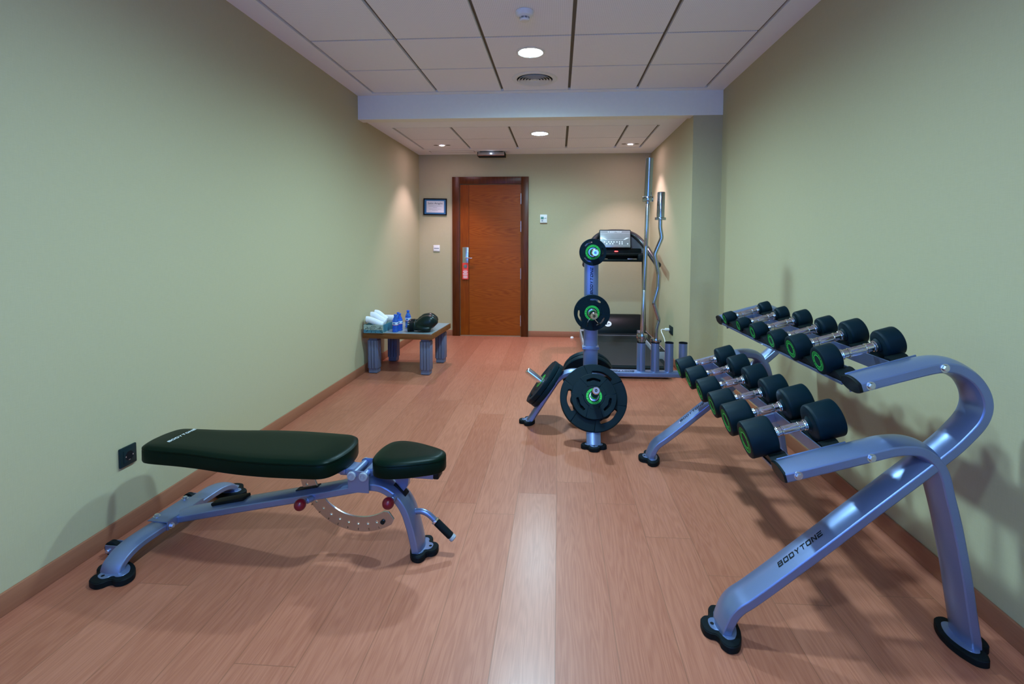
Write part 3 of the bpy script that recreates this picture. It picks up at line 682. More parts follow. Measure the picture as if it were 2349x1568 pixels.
# ------------------------------------------------------------ weight bench
B_A = R(-3.6)
bench = thing('weight_bench', 'black padded adjustable weight bench by the left wall', 'weight bench', (.2, 2.06, 0), (0, 0, B_A))
def pad(outline, z0, z1, seam):
    pts = [Vector((x, y, 0)) for x, y in outline]; N = len(pts); m = MB()
    c = sum(pts, Vector()) / N
    nrm = []
    for i in range(N):
        e = (pts[(i + 1) % N] - pts[i - 1]).normalized(); nrm.append(Vector((-e.y, e.x, 0)))
    sgn = 1 if sum((nrm[i].dot(c - pts[i]) for i in range(N))) > 0 else -1
    rows = [(.022, z0), (.007, z0 + .001), (.002, z0 + .004), (0, z0 + .010), (.0005, seam - .004), (.0025, seam), (.0005, seam + .003), (.0015, seam + .008), (.006, z1 - .009), (.013, z1 - .0045), (.022, z1 - .0018)]
    vs, fs = [], []
    for d, z in rows:
        for i in range(N): p = pts[i] + nrm[i] * sgn * d; vs.append((p.x, p.y, z))
    base = [pts[i] + nrm[i] * sgn * .022 for i in range(N)]
    for k, z in ((.75, z1 - .0004), (.5, z1), (.25, z1)):
        for p in base: q = c + (p - c) * k; vs.append((q.x, q.y, z))
    nr = len(rows) + 3
    for r_ in range(nr - 1):
        for i in range(N): j = (i + 1) % N; fs.append([r_ * N + i, r_ * N + j, (r_ + 1) * N + j, (r_ + 1) * N + i])
    vs.append((c.x, c.y, z1)); vs.append((c.x, c.y, z0)); ti = len(vs) - 2
    for i in range(N): j = (i + 1) % N; fs.append([(nr - 1) * N + i, (nr - 1) * N + j, ti]); fs.append([j, i, ti + 1])
    m.add(vs, fs); return m
half = [(-.066, .0), (-.064, .040), (-.052, .085), (-.030, .108), (.005, .117), (.07, .120), (.16, .124), (.26, .134), (.36, .148), (.46, .158), (.56, .161), (.65, .158), (.72, .154), (.772, .149), (.804, .132), (.824, .100), (.837, .055)]
out = half + [(.842, 0)] + [(x, -y) for x, y in half[:0:-1]]
bp_ = obj('backrest', pad([(p.x, p.y) for p in smooth([Vector((a, b, 0)) for a, b in out], 5, True)], .352, .4275, .407), 'vinyl', bench)
m = MB(); brand(m, lambda u, v: Vector((.050 - v, -.056 + u, .4272)), .154); obj('maker_lettering', m, 'white_ink', bp_)
half = [(.955, 0), (.957, .035), (.965, .072), (.985, .103), (1.020, .118), (1.060, .117), (1.110, .104), (1.160, .083), (1.205, .061), (1.230, .042), (1.242, .020)]
out = half + [(1.245, 0)] + [(x, -y) for x, y in half[:0:-1]]
obj('seat', pad([(p.x, p.y) for p in smooth([Vector((a, b, 0)) for a, b in out], 5, True)], .356, .4275, .406), 'vinyl', bench)
# main beam, bending down into the front leg
BP = smooth([(.05, 0, .079), (.20, 0, .115), (.375, 0, .156), (.684, 0, .2265), (.800, 0, .254), (.870, 0, .271), (.920, 0, .283), (.955, 0, .286), (.990, 0, .281), (1.023, 0, .2645), (1.052, 0, .240), (1.072, 0, .2155), (1.088, 0, .186), (1.098, 0, .158), (1.108, 0, .125), (1.116, 0, .094), (1.124, 0, .058), (1.1335, 0, .006)], 4)
SB = oval(.100, .026, .012)
bm_ = obj('main_beam', sweep(MB(), BP, SB, (0, 1, 0)), 'paint', bench, TUBE_ANGLE)
rubber_foot(bm_, (1.141, .010, 0), 0, .92, .98)
obj('stop_pad', box(MB(), (-.078, -.026, 0), (.078, .026, .014), 0, .004, Matrix.Translation((.288, 0, .1585)) @ Matrix.Rotation(R(-13.2), 4, 'Y')), 'rubber', bm_)
m = MB(); box(m, (.600, -.016, .2340), (.700, .016, .2425), 0, 0, Matrix.Translation((.65, 0, .229)) @ Matrix.Rotation(R(-13), 4, 'Y') @ Matrix.Translation((-.65, 0, -.2255)))
obj('slot_plate', m, 'black_ink', bm_)
m = MB(); box(m, (-.034, -.020, -.014), (.034, .020, -.001), 0, .003, Matrix.Translation((1.062, 0, .272)) @ Matrix.Rotation(R(47), 4, 'Y')); obj('seat_slot', m, 'black_ink', bm_)
# arched crossbar with two feet and wheels
CP = smooth([(.024, y, z) for y, z in ((-.312, .006), (-.302, .038), (-.285, .054), (-.260, .067), (-.225, .0755), (-.180, .079), (-.09, .079), (0, .079), (.09, .079), (.19, .080), (.230, .0775), (.268, .070), (.298, .058), (.318, .043), (.334, .006))], 4)
cb = obj('crossbar', sweep(MB(), CP, oval(.084, .022, .010), (-1, 0, 0)), 'paint', bench, TUBE_ANGLE)
rubber_foot(cb, (.032, -.300, 0), R(-110), 1.08, 1.12); rubber_foot(cb, (.018, .332, 0), R(88), 1.0, 1.08)
m = MB(); box(m, (-.024, -.100, .0995), (.070, .100, .1035), 0, .001); box(m, (.0665, -.100, .066), (.0705, .100, .1035), 0, .001)
sb_ = obj('saddle_bracket', m, 'paint', bench)
for yy in (-.066, .086): obj('bolt', hexbolt(MB(), (-.012, yy, .1035), (0, 0, 1), .0095, .009), 'zinc', sb_)
obj('bolt', hexbolt(MB(), (.0705, -.082, .079), (1, 0, 0), .009, .011), 'zinc', sb_)
for yy in (-.190, .205):
    m = MB(); lathe(m, [(0, -.013), (.024, -.013), (.030, -.009), (.030, .009), (.024, .013), (0, .013)], 28, 0, Matrix.Translation((-.095, yy, .0345)) @ Matrix.Rotation(PI / 2, 4, 'X'))
    wh = obj('wheel', m, 'rubber', bench)
    for s in (-1, 1): obj('wheel_bracket', box(MB(), (-.110, yy + s * .019 - .002, .022), (-.005, yy + s * .019 + .002, .056), 0, .001), 'paint', wh)
    m = MB(); cyl(m, (-.095, yy - .028, .0345), (-.095, yy + .028, .0345), .0075); obj('axle', m, 'zinc', wh)
# perforated quarter-ring that sets the backrest angle
m = MB(); C0 = (.873, .337); r0, r1 = .203, .264; N = 40; a0, a1 = R(187), R(302)
lp = [(C0[0] + r1 * math.cos(a0 + (a1 - a0) * k / N), C0[1] + r1 * math.sin(a0 + (a1 - a0) * k / N)) for k in range(N + 1)]
am = a1 + R(4.5); lp += [(C0[0] + (r1 - .012) * math.cos(am), C0[1] + (r1 - .012) * math.sin(am)), (C0[0] + (r0 + .012) * math.cos(am), C0[1] + (r0 + .012) * math.sin(am))]
lp += [(C0[0] + r0 * math.cos(a1 - (a1 - a0) * k / N), C0[1] + r0 * math.sin(a1 - (a1 - a0) * k / N)) for k in range(N + 1)]
HOLES = [(.643, .260), (.684, .189), (.716, .162), (.751, .139), (.789, .122), (.828, .111), (.870, .108), (.912, .111), (.951, .120)]
loops = [lp] + [[(x + .0066 * math.cos(2 * PI * k / 16), z + .0066 * math.sin(2 * PI * k / 16)) for k in range(16)] for x, z in HOLES]
TXZ = Matrix.Rotation(PI / 2, 4, 'X')
curve_fill(m, loops, .010, .0008, 0, TXZ); ap = obj('adjustment_arc', m, 'steel', bench, 30)
obj('stop_bolt', cyl(MB(), (.977, -.012, .122), (.977, .012, .122), .0095), 'plastic', ap)
obj('mounting_bolt', cyl(MB(), (.615, -.012, .292), (.615, .012, .292), .006), 'zinc', ap)
m = MB()
for q, (x, z) in enumerate(HOLES[1:]):
    d = Vector((x - C0[0], z - C0[1])).normalized() * .021; T = Matrix.Translation((x + d.x, -.0054, z + d.y)) @ TXZ @ Matrix.Rotation(math.atan2(d.y, d.x) + PI / 2 + PI, 4, 'Z')
    text(m, str(8 - q), .013, T)
obj('hole_numbers', m, 'black_ink', ap)
for (x, z, bx, bz) in ((.669, .222, .692, .224), (1.041, .255, 1.046, .254)):
    m = MB(); lathe(m, [(0, -.0235)] + [(.0235 * math.cos(a), .0235 * math.sin(a)) for a in [R(-80 + 16 * k) for k in range(11)]] + [(0, .0235)], 32, 0, Matrix.Translation((x, -.100, z)))
    kb = obj('pull_knob', m, 'red_ball', bench); m = MB(); cyl(m, (bx, -.046, bz), (bx - (bx - x) * .5, -.072, bz), .0125); cyl(m, (bx - (bx - x) * .4, -.07, bz), (x, -.098, z), .007); obj('plunger', m, 'paint', kb)
# hinge block
hb = None
for s in (-1, 1):
    m = MB()
    hp = [(.857, .270), (.944, .270), (.944, .338), (.938, .352), (.924, .3575), (.873, .3575), (.860, .352), (.855, .338)]
    vs = [(x, s * .0615 + e * .0025, z) for e in (-1, 1) for x, z in hp]; n = len(hp)
    m.add(vs, [list(range(n)), list(range(n, 2 * n))[::-1]] + [[i, (i + 1) % n, n + (i + 1) % n, n + i] for i in range(n)])
    hb = obj('hinge_plate', m, 'paint', bench)
    for x in (.8735, .923):
        m = MB(); lathe(m, [(0, 0), (.0175, 0), (.0185, .002), (.0185, .006), (.016, .009), (.011, .0095), (.010, .007), (.006, .007), (.005, .009), (0, .009)], 28, 0, axis_T((x, s * .064, .338), (0, s, 0)))
        obj('pivot_cap', m, 'pale_grey', hb)
for x in (.8735, .923): obj('pivot_tube', cyl(MB(), (x, -.058, .338), (x, .058, .338), .0145), 'paint', hb)
m = MB(); box(m, (.44, -.045, .332), (.835, .045, .3525), 0, .004); box(m, (.805, -.034, .322), (.872, .034, .3515), 0, .004)
obj('backrest_support', m, 'paint', bench)
m = MB(); box(m, (.925, -.030, .327), (1.202, .030, .3565), 0, .003, Matrix.Translation((0, 0, 0)))
hp = [(1.028, .330), (1.094, .330), (1.088, .285), (1.070, .262), (1.045, .27)]; n = 5
vs = [(x, e * .012, z) for e in (-1, 1) for x, z in hp]; m.add(vs, [list(range(n)), list(range(n, 2 * n))[::-1]] + [[i, (i + 1) % n, n + (i + 1) % n, n + i] for i in range(n)])
ss = obj('seat_support', m, 'paint', bench)
obj('end_cap', box(MB(), (1.200, -.030, .3265), (1.224, .030, .3565), 0, .006), 'plastic', ss)
m = MB(); HPt = smooth([(1.108, 0, .172), (1.130, 0, .1765), (1.150, 0, .1755), (1.172, 0, .166), (1.196, 0, .146), (1.205, 0, .137)], 5)
tube(m, HPt, .0115); lathe(m, [(.0115, 0), (.016, 0), (.0165, .003), (.0145, .006)], 20, 0, axis_T((1.108, 0, .172), (1, 0, .1)))
ch = obj('carry_handle', m, 'paint', bench)
d = Vector((.078, 0, -.071)).normalized(); p = Vector((1.200, 0, .1415))
m = MB(); cyl(m, p - d * .004, p + d * .006, .0165); obj('collar', m, 'chrome', ch)
m = MB(); cyl(m, p + d * .006, p + d * .090, .0155, 0, 24, .003); obj('grip', m, 'rubber', ch)
m = MB(); cyl(m, p + d * .090, p + d * .106, .0155, 0, 24, .003); obj('handle_cap', m, 'pale_grey', ch)

# ------------------------------------------------------------ plate tree with bar holders
tree = thing('weight_plate_tree', 'silver-blue weight plate tree with four bar holder tubes', 'weight rack', (0, 0, 0))
SL = oval(.090, .025, .0115)
PT = fillet([(1.692, 3.52, .006), (1.925, 3.52, .372), (3.00, 3.52, .372), (3.246, 3.52, .006)], [.16, .16], 10)
sh = obj('base_beam', sweep(MB(), PT, SL, (0, 1, 0)), 'paint', tree, TUBE_ANGLE)
rubber_foot(sh, (1.690, 3.52, 0), PI, .92, .86); rubber_foot(sh, (3.247, 3.52, 0), 0, .92, .86)
def fb_leg(s):
    P = fillet([(2.122, 3.52 + s * .02, .366), (2.122, 3.52 + s * .19, .366), (2.122, 3.52 + s * .412, .006)], [.12], 10)
    return P
for s in (-1, 1):
    lg = obj('leg', sweep(MB(), fb_leg(s), SL, (s, 0, 0)), 'paint', tree, TUBE_ANGLE); rubber_foot(lg, (2.122, 3.52 + s * .410, 0), s * PI / 2, .92, .98)
m = MB(); brand(m, lambda u, v: Vector((2.425 - u, 3.505 - v, .372 + crown(.015 + v, .09, .025, .0115) + .0006)), .185); obj('maker_lettering', m, 'black_ink', sh)
for yy in (-1, 1): obj('bolt', hexbolt(MB(), (2.085, 3.52 + yy * .03, .393), (0, 0, 1), .007, .006), 'zinc', sh)
SP_ = [(a, c) for a, c in oval(.096, .050, .008, .008)]
m = MB(); sweep(m, [Vector((2.122, 3.507, z)) for z in (.385, .45, .545)], [(a * 1.03, c * 1.1) for a, c in SP_], (1, 0, 0))
lp_ = obj('lower_post', m, 'paint', tree)
obj('flange', box(MB(), (2.064, 3.462, .545), (2.180, 3.552, .553), 0, .001), 'paint', tree); fl = obj('flange', box(MB(), (2.066, 3.464, .554), (2.178, 3.550, .562), 0, .001), 'paint', tree)
for x in (2.080, 2.164): obj('bolt', hexbolt(MB(), (x, 3.472, .562), (0, 0, 1), .007, .006), 'zinc', fl)
m = MB(); sweep(m, [Vector((2.122, 3.507, z)) for z in (.562, .9, 1.275)], SP_, (1, 0, 0)); po = obj('post', m, 'paint', tree)
m = MB(); lathe(m, [(0, 0), (.02, 0)], 8); m = MB(); box(m, (2.075, 3.482, 1.275), (2.169, 3.532, 1.281), 0, .002); obj('post_cap', m, 'plastic', po)
m = MB(); yf = 3.507 - .025
brand(m, lambda u, v: Vector((2.122 + .010 - v, yf - .0082 * (1 - ((.010 - v) / .048) ** 2) - .0008, .925 + u)), .188); obj('maker_lettering', m, 'black_ink', po)
EL = R(27); PEG = {}
def peg(name, p, d, L, mount=None):
    p = Vector(p); d = Vector(d).normalized(); m = MB()
    lathe(m, [(0, 0), (.040, 0), (.041, .003), (.026, .006), (.0245, .008), (.0245, L - .012), (.022, L - .003), (.019, L), (.010, L), (.009, L - .004), (0, L - .004)], 32, 0, axis_T(p, d))
    o = obj('peg', m, 'chrome', tree); m = MB(); annulus(m, .005, .0075, L + .0002, axis_T(p, d)); box(m, (-.002, -.004, L - .003), (.002, .004, L + .0003), 0, 0, axis_T(p, d)); obj('peg_end_mark', m, 'black_ink', o)
    PEG[name] = (p, d)
peg('top', (2.124, 3.478, 1.216), (.02, -1, 0), .245); peg('mid', (2.122, 3.478, .806), (.02, -1, .01), .235)
peg('front', (2.126, 3.2655, .2635), (0, -math.cos(EL), math.sin(EL)), .290)
peg('back', (2.122, 3.772, .263), (0, math.cos(EL), math.sin(EL)), .20)
peg('left', (1.842, 3.52, .2575), (-.806, 0, .592), .205)
for x in (2.472, 2.5685, 2.6635, 2.758):
    m = MB(); lathe(m, [(.0335, .380), (.0335, .386), (.0290, .391), (.0290, .590), (.0272, .5915), (.0270, .590), (.0270, .392), (0, .392)], 32, 0, Matrix.Translation((x, 3.52, 0)))
    tb = obj('bar_holder', m, 'paint', tree)
    m = MB(); lathe(m, [(.0262, .560), (.0262, .5925), (.0285, .5945), (.0296, .5925), (.0296, .588), (.0290, .588)], 32, 0, Matrix.Translation((x, 3.52, 0))); obj('rim_sleeve', m, 'black_ink', tb)

# ------------------------------------------------------------ weight plates
def grip_hole(Rr, a, r=.745, da=.36, w=.085):
    pts = []; N = 16
    for k in range(N + 1):
        t = -1 + 2 * k / N; pts.append((Rr * (r + w + .012 * math.cos(t * 3)), a + da * t))
    for k in range(7): q = PI * (k + 1) / 8; pts.append((Rr * (r + w * math.cos(q)), a + da + .10 * math.sin(q)))
    for k in range(N + 1):
        t = 1 - 2 * k / N; pts.append((Rr * (r - w * .75 + .016 * math.cos(t * 5)), a + da * t))
    for k in range(7): q = PI * (k + 1) / 8; pts.append((Rr * (r - w * math.cos(q)), a - da - .10 * math.sin(q)))
    return [(p * math.cos(b), p * math.sin(b)) for p, b in pts]
def sector(Rr, a, r0, r1, da, db):
    pts = [(Rr * r1 * math.cos(a + da * t), Rr * r1 * math.sin(a + da * t)) for t in [-1 + k / 8 for k in range(17)]]
    pts += [(Rr * r0 * math.cos(a + db * t), Rr * r0 * math.sin(a + db * t)) for t in [1 - k / 4 for k in range(9)]]
    return pts
pl_cache = {}
def plate_meshes(Rr, t):
    if (Rr, t) in pl_cache: return pl_cache[(Rr, t)]
    m = MB(); N = 72
    outer = [(Rr * math.cos(2 * PI * k / N), Rr * math.sin(2 * PI * k / N)) for k in range(N)]
    hub = [(.0262 * math.cos(2 * PI * k / 32), .0262 * math.sin(2 * PI * k / 32)) for k in range(32)]
    A = [PI / 2 + 2 * PI * k / 3 for k in range(3)]
    curve_fill(m, [outer, hub] + [grip_hole(Rr, a) for a in A], t * .74, t * .10)
    for a in A: curve_fill(m, [sector(Rr, a, .50, 1.004, .64, .50), grip_hole(Rr, a)], t, t * .10)
    mid = []
    for k in range(N):
        b = 2 * PI * k / N; near = min(abs((b - a + PI) % (2 * PI) - PI) for a in A); r = .56 if near > .62 else .46
        mid.append((Rr * r * math.cos(b), Rr * r * math.sin(b)))
    curve_fill(m, [mid, hub], t * .98, t * .06)
    for a in A: curve_fill(m, [sector(Rr, a + PI / 3, .545, 1.0, .36, .50)], t * .90, t * .08)
    body = m.mesh('plate_body', 'urethane', 40)
    r0, r1 = max(.036, Rr * .20), max(.036, Rr * .20) + max(.014, Rr * .10)
    m = MB(); annulus(m, r0, r1, t * .49 + .0006, Matrix.Identity(4)); ring = m.mesh('green_ring', 'green')
    m = MB(); sz = (r1 - r0) * 1.05; rr = r0 + (r1 - r0) * .16
    for q in range(2):
        polar_text(m, 'BODYTONE', sz, rr, q * PI, Matrix.Identity(4), 0, 1.15, t * .49 + .0011)
    for q in range(2): polar_text(m, 'KG', sz, rr, PI / 2 + q * PI, Matrix.Identity(4), 0, 1.1, t * .49 + .0011)
    lett = m.mesh('ring_lettering', 'black_ink')
    m = MB(); lathe(m, [(.0262, -t * .49), (.030, -t * .49), (.030, -t * .5), (.0258, -t * .5), (.0258, t * .5 + .0006), (.0300, t * .5 + .0006), (.0300, t * .48)], 36); bush = m.mesh('steel_bush', 'steel')
    pl_cache[(Rr, t)] = (body, ring, lett, bush); return pl_cache[(Rr, t)]
def plate(pg, dist, Rr, t, spin, label, group):
    p, d = PEG[pg]; P = p + d * (dist + t / 2)
    q = d.to_track_quat('Z', 'Y').to_matrix().to_4x4()
    o = thing('weight_plate', label, 'weight plate', (0, 0, 0), (0, 0, 0), group)
    o.matrix_world = Matrix.Translation(P) @ q @ Matrix.Rotation(spin, 4, 'Z')
    body, ring, lett, bush = plate_meshes(Rr, t)
    b = link('plate_body', body, o); r_ = link('green_ring', ring, o); link('ring_lettering', lett, r_); link('steel_bush', bush, o)
    return o
GP = 'rubber weight plates on the plate tree'
plate('top', .045, .0885, .022, R(28), 'smallest black weight plate, on the highest peg of the post', GP)
plate('mid', .045, .119, .026, R(-16), 'black weight plate with a spring collar on the middle peg', GP)
plate('front', .012, .210, .046, R(-22), 'largest black weight plate on the front leg, behind the smaller one', GP)
plate('front', .060, .140, .036, R(0), 'smaller black weight plate in front of the largest plate', GP)
plate('left', .010, .170, .034, R(20), 'inner black weight plate on the left leg, against the tube', GP)
plate('left', .0455, .170, .034, R(75), 'outer black weight plate with bare chrome peg on the left leg', GP)
plate('back', .010, .186, .038, R(40), 'black weight plate behind the post, nearest the rear leg', GP)
plate('back', .050, .186, .036, R(-10), 'black weight plate behind the post, outermost on its peg', GP)
p, d = PEG['mid']; P = p + d * .082
spc = thing('spring_collar', 'wire spring collar clipped on the middle peg of the tree', 'spring collar', P)
m = MB(); hel = [(.0268 * math.cos(a) , -.003 + .0045 * a / 6.28 * -1, .0268 * math.sin(a)) for a in [R(-110) + k * R(20) for k in range(50)]]
tube(m, [Vector(h) for h in hel], .0020, 0, 8)
tube(m, smooth([hel[0], (-.018, -.012, -.040), (-.030, -.018, -.058), (-.034, -.024, -.088)], 5), .0020, 0, 8)
tube(m, smooth([hel[-1], (.016, -.026, -.038), (.036, -.026, -.060), (.058, -.028, -.082)], 5), .0020, 0, 8)
obj('wire', m, 'chrome', spc)
for a, b in (((-.0305, -.019, -.060), (-.0345, -.024, -.088)), ((.038, -.026, -.061), (.060, -.028, -.084))):
    m = MB(); cyl(m, a, b, .0042); obj('grip', m, 'black_ink', spc)

# ------------------------------------------------------------ bars in the holders
def bar_frame(b0, b1): return axis_T(Vector(b0), Vector(b1) - Vector(b0))
bt = thing('barbell', 'tall straight chrome barbell standing in the first bar holder', 'barbell')
T = bar_frame((2.4705, 3.52, .395), (2.5100, 3.52, 1.857)); LB = 1.462
m = MB(); lathe(m, [(0, LB - .30), (.0135, LB - .30)] + [(.0135, .30)] + [(0, .30)], 20, 0, T); m = MB()
lathe(m, [(0, .20), (.0138, .20), (.0138, LB - .25), (0, LB - .25)], 24, 0, T); sh_ = obj('shaft', m, 'bar_steel', bt)
for a, b in ((.27, .56), (LB - .60, LB - .31)): obj('knurling', lathe(MB(), [(.0138, a), (.0143, a + .001), (.0143, b - .001), (.0138, b)], 24, 0, T), 'steel', sh_)
m = MB(); lathe(m, [(0, LB - .296), (.0355, LB - .296), (.0365, LB - .294), (.0365, LB - .264), (.0355, LB - .262), (.026, LB - .262), (.026, LB - .002), (.024, LB), (0, LB)], 36, 0, T); obj('sleeve', m, 'bar_steel', bt)
m = MB(); lathe(m, [(0, .002), (.023, .002), (.0245, .004), (.0245, .208), (.030, .210), (.030, .222), (.036, .223), (.037, .225), (.037, .252), (.036, .254), (.016, .254), (0, .254)], 36, 0, T); obj('sleeve', m, 'bar_steel', bt)
ez = thing('curl_bar', 'shorter wavy chrome curl bar standing in the second bar holder', 'curl bar')
EZ = [(2.5735, .62), (2.5760, .690), (2.5905, .748), (2.5535, .866), (2.5815, .975), (2.5825, 1.065), (2.5545, 1.200), (2.6000, 1.315), (2.5885, 1.385), (2.588, 1.45)]
m = MB(); tube(m, fillet([(x, 3.52, z) for x, z in EZ], [.05, .045, .045, .08, .08, .045, .045, .06], 5), .0140, 0, 18); obj('shaft', m, 'bar_steel', ez)
T = bar_frame((2.5885, 3.52, 1.436), (2.5920, 3.52, 1.626)); m = MB()
lathe(m, [(0, 0), (.0365, 0), (.037, .002), (.037, .015), (.036, .017), (.026, .018), (.026, .187), (.024, .19), (0, .19)], 36, 0, T); obj('sleeve', m, 'bar_steel', ez)
T = bar_frame((2.5680, 3.52, .395), (2.5740, 3.52, .640)); m = MB()
lathe(m, [(0, .002), (.0245, .002), (.0245, .200), (.036, .202), (.037, .204), (.037, .222), (.036, .224), (0, .224)], 36, 0, T); obj('sleeve', m, 'bar_steel', ez)

# ------------------------------------------------------------ treadmill
tm = thing('treadmill', 'black and grey treadmill in the back right corner', 'treadmill', (2.585, 5.7, 0))
X0, X1 = -.415, .415
m = MB(); box(m, (X0 + .04, -.955, .018), (X1 - .04, .90, .105), 0, .012)
dk = obj('deck', m, 'plastic', tm)
for sx in (-1, 1):
    for yy in (-.88, .86): obj('foot', cyl(MB(), (sx * .33, yy, 0), (sx * .33, yy, .02), .03), 'rubber', dk)
m = MB(); sec = [(-.945, .085), (-.955, .105), (-.945, .127), (-.91, .134), (.75, .134), (.75, .106), (-.91, .106)]; n = len(sec)
vs = [(sx * .30, y, z) for sx in (-1, 1) for y, z in sec]; m.add(vs, [list(range(n)), list(range(n, 2 * n))[::-1]] + [[i, (i + 1) % n, n + (i + 1) % n, n + i] for i in range(n)])
bl = obj('running_belt', m, 'belt', tm)
obj('belt_stripe', box(MB(), (-.299, .545, .134), (.299, .560, .1348)), 'pale_grey', bl)
for sx in (-1, 1):
    m = MB(); box(m, (min(sx * .305, sx * .415), -.56, .075), (max(sx * .305, sx * .415), .72, .176), 0, .006)
    rl = obj('side_rail', m, 'pale_grey', tm)
    m = MB(); box(m, (min(sx * .315, sx * .400), -.555, .1765), (max(sx * .315, sx * .400), .56, .180), 0, .001); obj('tread_strip', m, 'plastic', rl)
    m = MB(); brand(m, lambda u, v: Vector((sx * .3575 + .020 - v, -.40 + u, .1806)), .30); obj('maker_lettering', m, 'white_ink', rl)
m = MB(); sec = [(.70, .11), (.70, .172), (.712, .198), (.775, .285), (.84, .338), (.89, .352), (.94, .345), (.96, .31), (.96, .11)]; n = len(sec)
xs = [-.395, -.385, -.36, .36, .385, .395]; ins = [.02, .006, 0, 0, .006, .02]
vs = []
for x, d_ in zip(xs, ins):
    for y, z in sec: vs.append((x, y + (d_ if y < .85 else -d_), z - (d_ if z > .15 else 0)))
fs_ = [list(range(n)), list(range((len(xs) - 1) * n, len(xs) * n))[::-1]]
for a in range(len(xs) - 1):
    for i in range(n): j = (i + 1) % n; fs_.append([a * n + i, a * n + j, (a + 1) * n + j, (a + 1) * n + i])
m.add(vs, fs_); mc = obj('motor_cover', m, 'plastic', tm)
m = MB(); TM = Matrix.Translation((-.055, .7445, .2445)) @ Matrix.Rotation(R(54), 4, 'X')
lathe(m, [(0, .0008), (.046, .0008), (.046, 0)], 32, 0, TM @ Matrix.Diagonal((1, .85, 1, 1))); lg_ = obj('oval_badge', m, 'white_ink', mc)
m = MB()
for bx in ((-.026, -.012, -.006, .000), (-.026, .004, -.006, .014), (-.026, -.012, -.018, .012), (.004, -.013, .010, .014), (.010, -.001, .026, .007)): box(m, (bx[0], bx[1], .0009), (bx[2], bx[3], .0014), 0, 0, TM)
obj('badge_mark', m, 'black_ink', lg_)
for sx in (-1, 1):
    m = MB(); sweep(m, [Vector((sx * .345, .44, .16)), Vector((sx * .335, .40, .60)), Vector((sx * .318, .36, 1.08))], [(a, c) for a, c in oval(.075, .03, .006, .006)], (0, 1, 0)); obj('upright', m, 'plastic', tm)
m = MB()
box(m, (-.29, .26, 1.055), (.29, .42, 1.085), 0, .012); box(m, (-.29, .36, 1.08), (.29, .44, 1.21), 0, .01)
box(m, (-.33, .24, 1.055), (-.235, .43, 1.145), 0, .015); box(m, (.235, .24, 1.055), (.33, .43, 1.145), 0, .015); box(m, (-.30, .27, 1.125), (.30, .43, 1.155), 0, .008)
cn = obj('console', m, 'plastic', tm)
for sx in (-1, 1): obj('pulse_grip', box(MB(), (sx * .17 - .055, .256, 1.083), (sx * .17 + .055, .268, 1.093), 0, .003), 'steel', cn)
m = MB(); pts = [(-.345, 1.13), (.345, 1.13), (.325, 1.215), (.265, 1.295), (.20, 1.345), (.15, 1.365), (-.15, 1.365), (-.20, 1.345), (-.265, 1.295), (-.325, 1.215)]; n = 10
vs = [(x, y, z) for y in (.392, .43) for x, z in pts]; m.add(vs, [list(range(n)), list(range(n, 2 * n))[::-1]] + [[i, (i + 1) % n, n + (i + 1) % n, n + i] for i in range(n)]); obj('fascia', m, 'grey_plastic', cn)
TS = Matrix.Translation((-.022, .345, 1.322)) @ Matrix.Rotation(R(-13), 4, 'X')
scn = obj('display_panel', box(MB(), (-.186, -.012, -.116), (.186, .022, .112), 0, .012, TS), 'plastic', cn)
obj('panel_face', box(MB(), (-.176, -.0145, -.104), (.176, -.0115, .098), 0, .001, TS), 'screen', scn)
m = MB(); TF = TS @ Matrix.Translation((0, -.0150, 0)) @ Matrix.Rotation(PI / 2, 4, 'X')
brand(m, lambda u, v: TF @ Vector((-.062 + u, .074 + v, 0)), .140, 0, 1); lathe(m, [(.005, 0), (.0085, 0), (.0085, .0003)], 20, 0, TF @ Matrix.Translation((-.078, .081, 0)))
for yy, xx in ((-.040, (-.075, -.045, -.015, .02, .05, .08)), (-.062, (-.10, -.06, -.03, .05, .08, .145))):
    for x in xx: lathe(m, [(0, .0003), (.0085, .0003), (.0085, 0)], 20, 0, TF @ Matrix.Translation((x, yy, 0)))
for s in (-1, 1): m.add([TF @ Vector(q) for q in ((s * .13, .012, 0), (s * .165, .012, 0), (s * .115, -.014, 0), (s * .09, -.014, 0))], [[0, 1, 2, 3]])
for a in ((-.09, -.0145, .09, -.0125), (-.172, .062, .172, .0632), (-.172, -.080, .172, -.0788)): m.add([TF @ Vector(q) for q in ((a[0], a[1], 0), (a[2], a[1], 0), (a[2], a[3], 0), (a[0], a[3], 0))], [[0, 1, 2, 3]])
obj('panel_print', m, 'white_ink', scn)
m = MB(); box(m, (-.032, .262, 1.170), (.006, .30, 1.182), 0, .003); obj('safety_key', m, 'red_led', cn)
m = MB(); HA = smooth([(-.395, -.12, 1.035), (-.385, .0, 1.075), (-.360, .16, 1.15), (-.315, .30, 1.25), (-.235, .39, 1.345), (-.13, .42, 1.395), (0, .425, 1.405), (.13, .42, 1.395), (.235, .39, 1.345), (.315, .30, 1.25), (.360, .16, 1.15), (.385, .0, 1.075), (.395, -.12, 1.035)], 6)
sweep(m, HA, circ(.033, 18)); obj('hand_rail', m, 'gloss_plastic', tm)

